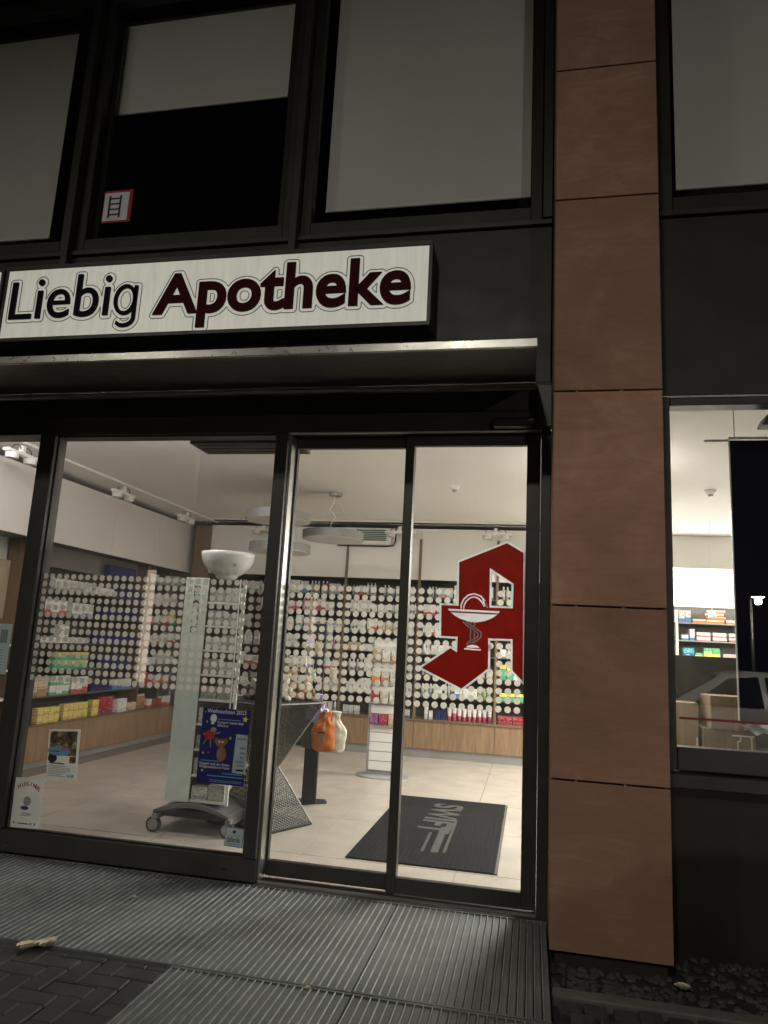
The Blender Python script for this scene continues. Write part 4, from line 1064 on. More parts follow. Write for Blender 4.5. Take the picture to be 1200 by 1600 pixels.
def lit_pendant(cx, cy, zb, power, label):
    t = pendant(cx, cy, zb, 0.30, label, True)
    lamp_light('lamp_glow', t, 'AREA', (cx, cy, zb-0.01), power, (1.0, 0.955, 0.905), 0.55)
    return t
lit_pendant(0.62, 6.3, 2.62, 58, 'lit round pendant lamp hidden behind the stone pillar, nearer the front')
lit_pendant(0.85, 8.6, 2.62, 62, 'lit round pendant lamp hidden behind the stone pillar, deeper in')
lit_pendant(3.3, 7.0, 2.62, 50, 'lit round pendant lamp over the sales counter, nearer the front')
lit_pendant(3.5, 9.0, 2.62, 50, 'lit round pendant lamp over the sales counter, deeper in')
def unseen_fill_bar(x, label, power):  # unseen bars added to brighten the fronts of cart and shelves
    t = thing('unseen_fill_bar', label, 'lamp', (x, 4.70, 3.04))
    box('housing', x-0.55, x+0.55, 4.65, 4.75, 3.045, 3.104, white_pl, t, 0.004)
    MB().prism([(4.655, 3.03), (4.745, 3.03), (4.745, 3.0445), (4.655, 3.0445)], 'x', x-0.54, x+0.54).build('diffuser', lit_warm, t)
    lamp_light('lamp_glow', t, 'AREA', (x, 4.76, 3.02), power, (1.0, 0.955, 0.905), 1.0, 0.07, (R(76), 0, 0))
unseen_fill_bar(-4.3, 'unseen fill light added on the ceiling inside the left edge window', 8)
unseen_fill_bar(-2.95, 'unseen fill light added on the ceiling inside the large shop window', 11)
unseen_fill_bar(-0.75, 'unseen fill light added on the ceiling inside above the sliding doors', 10)
def detector(x, y, label):
    t = thing('smoke_detector', label, 'detector', (x, y, 3.05))
    MB().lathe([(0.035, -0.045), (0.04, -0.03), (0.05, -0.028), (0.055, 0.0)], (x, y, 3.104), 24).build('sensor_cap', white_pl, t, 0, True)
    MB().lathe([(0.022, -0.065), (0.03, -0.046)], (x, y, 3.104), 16).build('probe', plastic_grey, t)
detector(-0.80, 7.28, 'white smoke detector on the ceiling above the red A')
detector(1.72, 7.42, 'white ceiling detector seen through the right window')
# louvred box
AC = thing('louvred_box', 'cream wall box with green louvred grille above the back shelves', 'ventilation box', (-2.3, 9.7, 2.8))
box('housing', -2.72, -1.93, 9.66, 9.761, 2.80, 3.035, cab_white, AC, 0.012)
for k in range(6): box('louvre', -2.42, -1.99, 9.652, 9.659, 2.852+k*0.027, 2.870+k*0.027, glassgreen, AC)
MB().tube([(-2.7, 9.72, 2.785), (-2.0, 9.72, 2.785), (-1.90, 9.72, 2.80), (-1.87, 9.72, 2.86), (-1.87, 9.72, 3.04)], 0.010, 8).build('cable', black, AC, 0, True)
# air curtain above the entrance
ACu = thing('air_curtain', 'dark air curtain box hanging inside above the window', 'air curtain', (-2.2, 4.75, 2.8))
MB().prism([(4.62, 2.80), (4.92, 2.80), (4.92, 2.88), (4.62, 2.88)], 'x', -2.44, -1.62).build('housing', frame, ACu, 0.004)
for k in range(3): box('slot', -2.40, -1.66, 4.66+k*0.09, 4.70+k*0.09, 2.796, 2.7995, black, ACu)

# ------------------------------------------------------------------ display cart with bowl
K = thing('display_cart', 'mint green rolling display cart with shelves of cartons behind the window', 'display cart', (-2.43, 5.4, 0))
box('side_panel', -2.672, -2.482, 5.235, 5.25, 0.215, 1.885, green_panel, K, 0.002)
box('side_panel', -2.672, -2.656, 5.251, 5.43, 0.215, 1.885, green_panel, K, 0.002)
box('back_panel', -2.655, -2.265, 5.42, 5.43, 0.215, 1.885, shelf_dark, K)
box('post', -2.190, -2.172, 5.24, 5.258, 0.215, 1.88, white_pl, K)
box('post', -2.222, -2.214, 5.24, 5.248, 0.60, 1.88, white_pl, K)
box('divider', -2.487, -2.478, 5.251, 5.419, 0.215, 1.885, shelf_dark, K)
Kz = [0.235, 0.415, 0.60, 0.785, 0.965, 1.15, 1.335, 1.52, 1.70]
for i, z in enumerate(Kz):
    MB().prism([(-2.477, 5.245), (-2.192, 5.245), (-2.26, 5.419), (-2.477, 5.419)], 'z', z-0.016, z).build('shelf', white_pl, K)
    for k in range(2):
        for q in range(1):
            carton('grey green carton' if (i+k) % 3 else 'pale grey carton', (-2.408+k*0.134, 5.30, z), (0.128, 0.08, 0.095+0.02*((i+k) % 2)), f'{"left" if k == 0 else "right"} sage carton on the {NTH[i]} shelf from below, display cart', 'cartons in the display cart')
wall_text('print', 'RMITTE', 0, 0.36, 0, 0, ink_black, None, 0.05, 0.005)
tx = [o for o in COL.objects if o.name.startswith('print')][-1]
tx.parent = K; tx.rotation_euler = (0, R(90), 0); tx.location = Vector((-2.595, 5.2335, 1.82))-wl(K)
arch = [(-2.735, 0.075), (-2.735, 0.15)]+[(-2.735+0.6*q/12, 0.15+0.065*math.sin(math.pi*q/12)) for q in range(1, 12)]+[(-2.135, 0.15), (-2.135, 0.075)]
arch_in = [(-2.15, 0.075), (-2.15, 0.135)]+[(-2.15-0.57*q/12, 0.135+0.05*math.sin(math.pi*q/12)) for q in range(1, 12)]+[(-2.72, 0.135), (-2.72, 0.075)]
sk = MB()
n = len(arch)
for i in range(n-1):
    a, b = arch[i], arch[i+1]; c, d = arch_in[n-1-i], arch_in[n-2-i]
    sk.prism([a, b, d, c], 'y', 5.20, 5.68)
sk.build('base_skirt', M('dark_silver_plastic', (0.17, 0.17, 0.165), 0.4, 0.2), K)
box('base_board', -2.70, -2.16, 5.23, 5.66, 0.13, 0.16, black, K)
box('base_board', -2.715, -2.155, 5.30, 5.66, 0.09, 0.128, black, K)
for (x, y) in ((-2.715, 5.19), (-2.15, 5.23), (-2.79, 5.66), (-2.14, 5.68)):
    wh = MB(); wh.tube([(x, y-0.016, 0.055), (x, y+0.016, 0.055)], 0.055, 20).build('wheel', black, K)
    MB().tube([(x, y-0.020, 0.055), (x, y+0.020, 0.055)], 0.040, 18).build('hub', plastic_grey, K)
    box('caster_fork', x-0.012, x+0.03, y-0.02, y+0.02, 0.098, 0.128, plastic_grey, K)
bw = thing('bowl', 'large white bowl standing on top of the display cart', 'bowl', (-2.41, 5.40, 1.887))
prof = [(0.001, 0.012), (0.06, 0.0), (0.065, 0.0), (0.085, 0.018)]+[(0.212*math.sin(a), 0.215-0.2*math.cos(a)) for a in [R(q) for q in range(26, 91, 8)]]+[(0.205, 0.217)]+[(0.2*math.sin(a), 0.217-0.187*math.cos(a)) for a in [R(q) for q in range(88, 5, -9)]]+[(0.001, 0.028)]
MB().lathe(prof, (-2.41, 5.40, 1.887), 48).build('bowl_body', bowl_m, bw, 0, True)
bt_ = wall_text('print', 'S', -2.285, -2.26, 2.0, 5.245, ink_black, bw, 0.035, 0.004); bt_.rotation_euler = (R(-30), 0, R(42)); bt_.location = Vector((-2.29, 5.238, 1.985))-wl(bw)

# ------------------------------------------------------------------ perforated stand with plush toys
H = thing('perforated_stand', 'hourglass shaped display stand of perforated grey sheet metal inside the door', 'display stand', (-2.08, 5.72, 0))
cx, cy = -2.085, 5.72
def ringq(r, z, rot=R(63)):
    return [(cx+r*math.cos(rot+math.pi/4+k*math.pi/2), cy+r*math.sin(rot+math.pi/4+k*math.pi/2), z) for k in range(4)]
rows_ = [ringq(0.41, 0.012), ringq(0.115, 0.435), ringq(0.45, 0.945)]
for i in range(2):
    for k in range(4):
        a, b = rows_[i][k], rows_[i][(k+1) % 4]; c, d = rows_[i+1][(k+1) % 4], rows_[i+1][k]
        me = bpy.data.meshes.new('sheet')
        # local frame in the plane of the sheet so that the punched holes stay round
        A_, B_, D_ = Vector(a), Vector(b), Vector(d); ex = (B_-A_).normalized(); nn = ex.cross(D_-A_).normalized(); ey = nn.cross(ex)
        mid = (A_+B_)/2
        loc_ = [((Vector(q)-mid).dot(ex), (Vector(q)-mid).dot(ey)) for q in (a, b, c, d)]
        me.from_pydata([(p[0], p[1], 0) for p in loc_]+[(p[0], p[1], -0.002) for p in loc_], [], [(0, 1, 2, 3), (7, 6, 5, 4), (0, 4, 5, 1), (1, 5, 6, 2), (2, 6, 7, 3), (3, 7, 4, 0)])
        me.materials.append(perf)
        o = bpy.data.objects.new('perforated_sheet', me); COL.objects.link(o); o.parent = H
        mw = Matrix(((ex.x, ey.x, nn.x, 0), (ex.y, ey.y, nn.y, 0), (ex.z, ey.z, nn.z, 0), (0, 0, 0, 1)))
        o.rotation_euler = mw.to_euler(); o.location = mid-wl(H)
for k in range(4):
    for (q, w_) in ((rows_[0], rows_[1]), (rows_[1], rows_[2])):
        MB().tube([q[k], w_[k]], 0.006, 6).build('edge_rod', plastic_grey, H)
    MB().tube([rows_[2][k], rows_[2][(k+1) % 4]], 0.006, 6).build('edge_rod', plastic_grey, H)
    MB().tube([rows_[0][k], rows_[0][(k+1) % 4]], 0.008, 6).build('edge_rod', steel_dark, H)
tp_ = ringq(0.44, 0.947); MB().prism([(p[0], p[1]) for p in tp_], 'z', 0.947, 0.957).build('top_plate', steel_dark, H)
bp_ = ringq(0.40, 0.004); MB().prism([(p[0], p[1]) for p in bp_], 'z', 0.001, 0.006).build('base_plate', steel_dark, H)
plush_b = M('brown_plush', (0.27, 0.16, 0.08), 0.95, 0, 0.25, 60, 0.6, 200); plush_w = M('cream_plush', (0.62, 0.56, 0.46), 0.95, 0, 0.15, 60, 0.6, 200); plush_g = M('grey_plush', (0.16, 0.155, 0.15), 0.95, 0, 0.25, 60, 0.6, 200)
def plush(x, y, s, ma, mb_, rz, label):
    t = thing('plush_toy', label, 'plush toy', (x, y, 0.957), 'plush toys on the perforated stand')
    c, sn_ = math.cos(rz), math.sin(rz)
    def W(px, py, pz): return (x+s*(px*c-py*sn_), y+s*(px*sn_+py*c), 0.957+s*pz)
    b = MB(); b.ball(W(0, 0, 0.42), (s*0.36, s*0.36, s*0.42), 16, 10)
    for sx in (-1, 1): b.ball(W(sx*0.28, -0.28, 0.14), (s*0.17, s*0.2, s*0.14)); b.ball(W(sx*0.36, -0.12, 0.5), (s*0.12, s*0.16, s*0.2))
    b.build('body', ma, t, 0, True)
    h = MB(); h.ball(W(0, -0.05, 0.98), (s*0.32, s*0.3, s*0.3), 16, 10)
    for sx in (-1, 1): h.ball(W(sx*0.27, -0.02, 1.22), (s*0.11, s*0.06, s*0.12))
    h.build('head', ma, t, 0, True)
    MB().ball(W(0, -0.3, 0.9), (s*0.15, s*0.13, s*0.11)).build('muzzle', mb_, t, 0, True)
    for sx in (-1, 1): MB().ball(W(sx*0.11, -0.33, 1.04), s*0.035, 8, 6).build('eye', black, t, 0, True)
plush(-1.80, 5.80, 0.15, plush_b, plush_w, 0.5, 'small brown plush animal nearest the door on the perforated stand')
plush(-1.94, 5.62, 0.165, plush_w, plush_b, 0.3, 'cream plush animal sitting beside the brown one on the stand')
plush(-1.98, 5.92, 0.19, plush_b, plush_w, 0.2, 'brown plush animal at the rear of the perforated stand')
plush(-2.2, 5.66, 0.165, plush_g, plush_w, 0.2, 'grey plush animal on the stand behind the window mullion')

# ------------------------------------------------------------------ pole stand with hot water bottles
Q = thing('pole_stand', 'dark metal pole stand with flat base plate carrying hot water bottles', 'stand', (-1.92, 6.5, 0))
box('pole', -1.985, -1.855, 6.47, 6.50, 0.02, 1.62, steel_dark, Q, 0.003)
MB().prism([(-2.17, 6.32), (-1.79, 6.62), (-1.83, 6.72), (-2.02, 6.70), (-2.26, 6.48)], 'z', 0.0, 0.016).build('base_plate', steel_dark, Q, 0.002)
for z in (0.86, 1.30): MB().tube([(-1.92, 6.47, z), (-1.84, 6.22, z+0.01)], 0.006, 8).build('hook', plastic_grey, Q)
def hwb(cx, y, ztop, s, rz, mat, label, tilt=0.0, collar=None):
    t = thing('hot_water_bottle', label, 'hot water bottle', (cx, y, ztop-0.33*s), 'hot water bottles on the pole stand')
    # outline: rounded body, shoulders, neck
    half = [(0.0, -0.33), (0.07, -0.33), (0.092, -0.318), (0.102, -0.29), (0.104, -0.20), (0.100, -0.145), (0.088, -0.11), (0.062, -0.085), (0.048, -0.065), (0.047, -0.035), (0.056, -0.008), (0.0, -0.004)]
    th = [0.012, 0.028, 0.034, 0.042, 0.046, 0.044, 0.038, 0.030, 0.026, 0.026, 0.026, 0.012]
    prof = []
    for i in range(len(half)-1):
        for q in range(3): f = q/3; prof.append((half[i][0]*(1-f)+half[i+1][0]*f, half[i][1]*(1-f)+half[i+1][1]*f, th[i]*(1-f)+th[i+1]*f))
    prof.append((*half[-1], th[-1])); n = 28; vs = []; fs = []; ph = cx*31
    for hx, hz, d in prof:
        for k in range(n):
            a = 2*math.pi*k/n
            fold = 0.010*math.exp(-((hz+0.11)/0.06)**2)*math.sin(a*9+ph)+0.005*math.sin(a*3+hz*60+ph)+0.004*math.sin(a*5-hz*95)
            vs.append((cx+s*((max(hx, 0.004)+fold*0.6)*math.cos(a)+0.006*math.sin(hz*22+ph)), y+s*(d+fold)*math.sin(a), ztop+s*(hz+0.004*math.sin(a*2+ph))))
    half = prof
    for i in range(len(half)-1):
        for k in range(n): fs.append((i*n+k, i*n+(k+1) % n, (i+1)*n+(k+1) % n, (i+1)*n+k))
    fs += [list(range(n)), [(len(half)-1)*n+k for k in range(n)]]
    MB().add(vs, fs).build('fleece_cover', mat, t, 0, True)
    MB().lathe([(0.045*s, -0.012*s), (0.06*s, 0.0), (0.052*s, 0.012*s), (0.02*s, 0.014*s)], (cx, y, ztop), 14, 1.0, 0.55).build('collar', mat, t, 0, True)
    t.rotation_euler = (0, tilt, 0)
    return t
fl_or = M('orange_fleece', (0.55, 0.17, 0.035), 0.95, 0, 0.15, 30, 0.6, 150); fl_cr = M('cream_fleece', (0.60, 0.58, 0.47), 0.95, 0, 0.1, 60, 0.6, 200); fl_gr = M('green_fleece', (0.06, 0.085, 0.05), 0.95, 0, 0.15, 60, 0.6, 200); fl_li = M('lilac_fleece', (0.42, 0.34, 0.55), 0.95, 0, 0.12, 60, 0.6, 200)
o1 = hwb(-1.742, 6.20, 0.845, 1.0, 0, fl_or, 'orange fleece hot water bottle hanging in front on the pole stand')
for sx in (-0.028, 0.028):
    MB().ball((-1.742+sx, 6.155, 0.855), 0.020, 10, 8).build('eye_bobble', ink_white, o1, 0, True); MB().ball((-1.742+sx, 6.138, 0.857), 0.008, 8, 6).build('pupil', black, o1, 0, True)
MB().prism(rect(-1.767, -1.725, 0.60, 0.665), 'y', 6.145, 6.152).build('patch', card_m, o1); MB().prism(rect(-1.775, -1.712, 0.668, 0.677), 'y', 6.143, 6.150).build('patch', black, o1)
hwb(-1.665, 6.27, 0.835, 1.02, 0, fl_cr, 'cream fleece hot water bottle hanging behind the orange one')
hwb(-1.87, 6.30, 0.85, 1.0, 0, fl_gr, 'dark green hot water bottle half hidden behind the orange one')
hwb(-1.853, 6.22, 0.985, 0.72, 0, fl_li, 'small lilac fleece hot water bottle above the green one', 0.25)
dk = thing('clothes_bag', 'dark bag hanging behind the perforated stand on the pole', 'bag', (-2.06, 6.5, 0.5))
MB().lathe([(0.02, 0.0), (0.12, 0.02), (0.13, 0.2), (0.10, 0.34), (0.02, 0.37)], (-2.06, 6.52, 0.5), 14, 1.0, 0.5).build('bag_body', M('dark_cloth', (0.02, 0.018, 0.02), 0.9, 0, 0.3, 20, 0.5, 60), dk, 0, True)
MB().tube([(-2.06, 6.5, 0.86), (-2.0, 6.48, 1.0), (-1.93, 6.47, 1.05)], 0.008, 6).build('strap', black, dk)
# small hanging items on the upper hook
TRK = (('white', (0.72, 0.71, 0.68)), ('lilac', (0.45, 0.38, 0.58)), ('pale green', (0.45, 0.55, 0.42)), ('beige', (0.55, 0.45, 0.33)), ('pale pink', (0.62, 0.42, 0.42)), ('pale blue', (0.42, 0.52, 0.60)), ('grey', (0.3, 0.3, 0.3)), ('cream', (0.66, 0.62, 0.5)), ('brown', (0.25, 0.15, 0.08)))
for k, (nm, c) in enumerate(TRK):
    x = -1.98+0.036*k+0.01*(k % 2); z = (1.34, 1.52, 1.22, 1.46, 1.15, 1.36, 1.56, 1.24, 1.40)[k]; yy = 6.26+0.02*(k % 3); s_ = 0.8+0.12*(k % 4)
    hb = MB(); hb.tube([(x, yy, z+0.05), (x+0.006, yy, z-0.05)], 0.003, 6)
    hb.ball((x+0.006, yy, z-0.055-0.035*s_), (0.030*s_, 0.022, 0.042*s_), 12, 8); hb.ball((x+0.006, yy-0.004, z-0.05), (0.022*s_, 0.018, 0.022*s_), 10, 7)
    for sx in (-1, 1): hb.ball((x+0.006+sx*0.018*s_, yy, z-0.05+0.018*s_), (0.008*s_, 0.006, 0.012*s_), 8, 6); hb.ball((x+0.006+sx*0.022*s_, yy-0.006, z-0.055-0.075*s_), (0.010*s_, 0.012, 0.014*s_), 8, 6)
    tag(hb.build('plush_pendant', M('plush_'+nm.replace(' ', '_'), c, 0.95, 0, 0.2, 50, 0.5, 200), None, 0, True), f'{nm} plush pendant hanging on the upper hook of the pole stand', 'plush pendant', 'plush pendants on the pole stand')
MB().tube([(-2.0, 6.30, 1.42), (-1.62, 6.30, 1.42)], 0.005, 6).build('hook', plastic_grey, Q); MB().tube([(-2.0, 6.30, 1.60), (-1.66, 6.30, 1.60)], 0.005, 6).build('hook', plastic_grey, Q)
for zz in (1.42, 1.60): MB().tube([(-1.92, 6.48, zz), (-1.92, 6.30, zz)], 0.005, 6).build('hook', plastic_grey, Q)

# ------------------------------------------------------------------ slat display at the back
SD = thing('slat_display', 'narrow white slat wall display on round grey base near the back', 'display stand', (-1.60, 8.25, 0))
for k in range(14): box('slat', -1.765, -1.44, 8.20, 8.215, 0.06+k*0.102, 0.155+k*0.102, white_pl, SD, 0.002)
box('side_profile', -1.79, -1.766, 8.19, 8.24, 0.03, 1.52, plastic_grey, SD)
box('side_profile', -1.439, -1.415, 8.19, 8.24, 0.03, 1.52, plastic_grey, SD)
box('core', -1.766, -1.44, 8.217, 8.235, 0.03, 1.5, plastic_grey, SD)
MB().lathe([(0.30, 0.0), (0.30, 0.012), (0.24, 0.02)], (-1.60, 8.22, 0.0), 32, 1.0, 0.8).build('base', plastic_grey, SD)
for i, z in enumerate((0.55, 0.80, 1.02, 1.25)):
    for k in range(3):
        d = ['purple carton', 'dark red carton', 'beige carton', 'plain white carton'][(i+k) % 4] if i < 2 else ['beige carton', 'plain white carton', 'orange carton'][(i+k) % 3]
        carton(d, (-1.71+k*0.105, 8.16, z), (0.09, 0.06, 0.12), nth(d, f'{["lowest","second","third","upper"][i]} row of the slat display'), f'packs on the slat display')

# ------------------------------------------------------------------ door mat
D = thing('door_mat', 'black rubber door mat printed SWIFT inside the sliding door', 'mat', (-0.71, 6.17, 0))
box('mat_sheet', -1.222, -0.215, 5.085, 7.255, 0.001, 0.012, mat_black, D, 0.003)
box('mat_edge', -0.2145, -0.195, 5.085, 7.255, 0.001, 0.008, M('mat_edge', (0.09, 0.08, 0.065), 0.8), D)
me = text_mesh('SWIFT', 1.0, 0.03, 0.0006); xs = [v.co.x for v in me.vertices]; ys = [v.co.y for v in me.vertices]
for v in me.vertices:
    a = (v.co.x-min(xs))/(max(xs)-min(xs)); b = (v.co.y-min(ys))/(max(ys)-min(ys))
    v.co = (-0.85+0.27*b-0.03*a, 7.03-1.06*a-0.03*b, 0.0135+v.co.z)
me.materials.append(mat_print); put('print', me, (0, 0, 0), D)
for x, wdt, y0_, y1_ in ((-0.585, 0.022, 5.42, 6.40), (-0.655, 0.055, 5.40, 6.15), (-0.74, 0.022, 5.40, 5.95)):
    MB().prism([(x-wdt/2, y0_), (x+wdt/2, y0_), (x+wdt/2-0.01, y1_), (x-wdt/2-0.01, y1_)], 'z', 0.0146, 0.0152).build('print', mat_print, D)

# ------------------------------------------------------------------ behind the right window
RS = thing('counter_shelf', 'back shelves with a glowing light box seen through the right window', 'shelf unit', (2.4, 10.4, 0))
box('back_panel', 0.98, 5.5, 10.55, 10.6, 0.0, 2.16, M('grey_back_panel', (0.16, 0.15, 0.135), 0.6, 0, 0.2, 20), RS)
box('light_box', 1.0, 5.5, 10.40, 10.60, 2.40, 2.63, lit_box, RS)
box('light_box', 1.0, 5.5, 10.40, 10.60, 2.17, 2.392, lit_box, RS)
for z in (1.935, 1.70, 1.48): box('shelf', 1.0, 5.5, 10.32, 10.549, z-0.015, z, plastic_grey, RS)
box('side_post', 1.90, 1.93, 10.31, 10.549, 0.9, 2.1, white_pl, RS)
box('base_cabinet', 1.0, 5.5, 10.2, 10.549, 0.0, 1.0, cab_grey, RS)
lamp_light('light_box_glow', RS, 'AREA', (3.0, 10.38, 2.4), 34, (1.0, 0.96, 0.88), 4.0, 0.4, (R(90), 0, R(180)))
def rb(desc, x, z, wdt, h, lab, rz=0): carton(desc, (x, 10.37, z), (wdt, 0.08, h), lab, None, rz)
for k in range(2): rb('blue-printed white carton', 1.985+k*0.075, 1.935, 0.07, 0.16, f'{"left" if k == 0 else "right"} of two blue and white cartons on the lit top shelf')
rb('orange carton', 2.20, 1.935, 0.16, 0.05, 'flat orange carton beside the orange stack on the lit top shelf')
for k in range(4): rb('orange carton', 2.40+0.02*(k % 2), 1.935+k*0.045, 0.22, 0.043, f'{["lowest","second","third","topmost"][k]} orange carton in the stack on the lit top shelf')
rb('orange carton', 2.62, 1.935, 0.17, 0.05, 'orange carton right of the stack on the lit top shelf')
rb('blue-printed white carton', 2.02, 1.70, 0.08, 0.07, 'low pale blue carton on the lit middle shelf'); rb('blue-printed white carton', 2.11, 1.70, 0.06, 0.15, 'tall pale blue carton on the lit middle shelf')
for k in range(3):
    for s_ in range(2): rb('red-printed white carton', 2.25+k*0.2, 1.70+s_*0.058, 0.17, 0.055, f'{"upper" if s_ else "lower"} white and red carton, {["left","middle","right"][k]} pair on lit middle shelf')
rb('teal carton', 2.06, 1.48, 0.13, 0.12, 'teal carton on the lit lower shelf'); rb('green carton', 2.19, 1.48, 0.10, 0.06, 'flat green and yellow carton on the lit lower shelf')
for k in range(2): rb('green carton', 2.30+k*0.1, 1.48, 0.095, 0.13, f'{"left" if k == 0 else "right"} tall green carton on the lit lower shelf')
# small ball lamp on a cord
bl = thing('ball_lamp', 'small white ball lamp hanging on a thin cord', 'lamp', (2.06, 9.0, 1.9))
MB().ball((2.06, 9.0, 1.97), 0.045, 20, 12).build('ball', white_pl, bl, 0, True)
MB().tube([(2.06, 9.0, 2.01), (2.06, 9.0, 3.1)], 0.003, 6).build('cord', white_pl, bl)
# advert with a portrait
AD = thing('advert_board', 'small cardboard advert with a printed portrait beside the lit shelves', 'advert board', (1.98, 8.0, 1.28))
box('board', 1.93, 2.10, 8.0, 8.01, 1.20, 1.52, paper, AD)
box('print', 1.935, 2.095, 7.9985, 7.9998, 1.205, 1.515, M('advert_print', (0.55, 0.42, 0.36), 0.6), AD)
me = stand_up(loops_mesh([disc_pts(1.99, 1.40, 0.06, 0.085)], 0, 0.0005)); me.materials.append(M('print_blonde', (0.50, 0.33, 0.16), 0.6)); put('print', me, (0, 7.9975, 0), AD)
me = stand_up(loops_mesh([disc_pts(2.005, 1.385, 0.04, 0.058)], 0, 0.0005)); me.materials.append(M('print_skin', (0.68, 0.62, 0.62), 0.6)); put('print', me, (0, 7.9960, 0), AD)
# sales counter
SC_ = thing('sales_counter', 'grey sales counter in front of the lit shelves', 'counter', (2.6, 7.6, 0))
box('front_panel', 1.3, 4.6, 7.5, 7.52, 0.0, 1.10, cab_grey, SC_); box('counter_top', 1.28, 4.62, 7.48, 8.15, 1.102, 1.14, cab_white, SC_, 0.003); box('side_panel', 1.3, 1.32, 7.521, 8.12, 0.0, 1.10, cab_grey, SC_)
# dark banner hanging behind the pane
BN = thing('hanging_banner', 'large dark navy banner hanging behind the right window pane', 'banner', (1.9, 4.78, 1.0))
box('banner_sheet', 1.232, 3.0, 4.78, 4.785, 1.09, 2.845, panel_navy, BN)
box('banner_edge', 1.224, 1.2315, 4.777, 4.788, 1.09, 2.85, white_pl, BN)
box('top_rail', 1.224, 3.0, 4.774, 4.79, 2.851, 2.866, white_pl, BN)
MB().tube([(1.26, 4.78, 2.866), (1.26, 4.78, 3.1)], 0.003, 6).build('chain', plastic_grey, BN)
box('price_tag', 1.08, 1.222, 4.775, 4.80, 2.835, 2.85, white_pl, BN)
FXT = thing('ceiling_lamp', 'grey ceiling lamp with rounded body at the top of right window', 'lamp', (1.55, 4.9, 2.9))
MB().prism([(1.38, 2.90), (1.41, 2.965), (1.46, 2.985), (1.9, 2.985), (1.9, 2.90)], 'y', 4.62, 4.75).build('housing', lamp_ring, FXT, 0.01)
MB().tube([(1.5, 4.70, 2.985), (1.53, 4.70, 3.105)], 0.005, 6).build('cable', black, FXT)
# shop window clutter
wc = thing('display_ledge', 'low display ledge inside the right window', 'ledge', (1.9, 4.9, 0))
box('ledge_top', 0.80, 3.2, 4.62, 5.4, 0.86, 0.90, cab_grey, wc); box('ledge_front', 0.80, 3.2, 4.60, 4.618, 0.0, 0.90, cab_grey, wc)
db = thing('display_board', 'olive grey board standing behind the cardboard boxes in the right window', 'board', (1.2, 5.34, 0.9))
box('board_sheet', 0.86, 1.66, 5.33, 5.345, 0.901, 1.475, M('olive_board', (0.10, 0.095, 0.078), 0.6), db, 0.002)
box('board_foot', 1.0, 1.5, 5.346, 5.40, 0.901, 0.93, black, db)
def cbox(x0, x1, y0, y1, z0, z1, label):
    t = thing('cardboard_box', label, 'box', ((x0+x1)/2, (y0+y1)/2, z0))
    box('carton_body', x0, x1, y0, y1, z0, z1, card_m, t, 0.003); box('packing_tape', x0+(x1-x0)*0.45, x0+(x1-x0)*0.55, y0-0.001, y0-0.0002, z0, z1, M('packing_tape', (0.36, 0.24, 0.13), 0.35), t)
    return t
cbox(1.10, 1.40, 4.92, 5.2, 1.035, 1.235, 'upper cardboard box with round hole in the right window')
MB().prism(disc_pts(1.365, 1.195, 0.016), 'y', 4.9165, 4.9188).build('grip_hole', black, [o for o in COL.objects if o.name.startswith('cardboard_box')][-1])
cbox(1.06, 1.36, 4.95, 5.25, 0.901, 1.033, 'lower cardboard box under another in the right window')
cbox(0.84, 1.04, 4.98, 5.25, 0.901, 1.18, 'cardboard box at the left end of the right window ledge')
pb = MB(); vs = []
for i in range(9):
    for j in range(7):
        u_, v_ = i/8, j/6; vs.append((1.27+0.28*u_+0.02*math.sin(j*2.1), 4.86+0.03*math.sin(i*1.7+j), 1.04+0.15*v_*(0.55+0.45*u_)+0.015*math.sin(i*2.3+j*1.3)-0.03*u_*(1-v_)))
pb.add(vs, [(i*7+j, (i+1)*7+j, (i+1)*7+j+1, i*7+j+1) for i in range(8) for j in range(6)])
tag(pb.build('plastic_bag', translucent('thin_plastic', (0.70, 0.76, 0.76), 0.5), None, 0, True), 'crumpled white plastic bag lying before the cardboard boxes', 'bag')
wr = thing('wire_rack', 'white wire display rack at the bottom of the right window', 'rack', (1.17, 4.8, 0.9))
for a, b in (((0.975, 4.72, 0.995), (0.975, 4.72, 0.925)), ((0.975, 4.72, 0.925), (1.30, 4.72, 0.925)), ((1.20, 4.72, 0.925), (1.20, 4.72, 0.99)), ((1.20, 4.72, 0.99), (1.215, 4.72, 0.99)), ((1.215, 4.72, 0.99), (1.215, 4.72, 1.02)), ((1.17, 4.72, 1.02), (1.29, 4.72, 1.02)), ((1.275, 4.72, 1.02), (1.275, 4.72, 0.925))):
    MB().tube([a, b], 0.004, 6).build('wire', white_pl, wr)

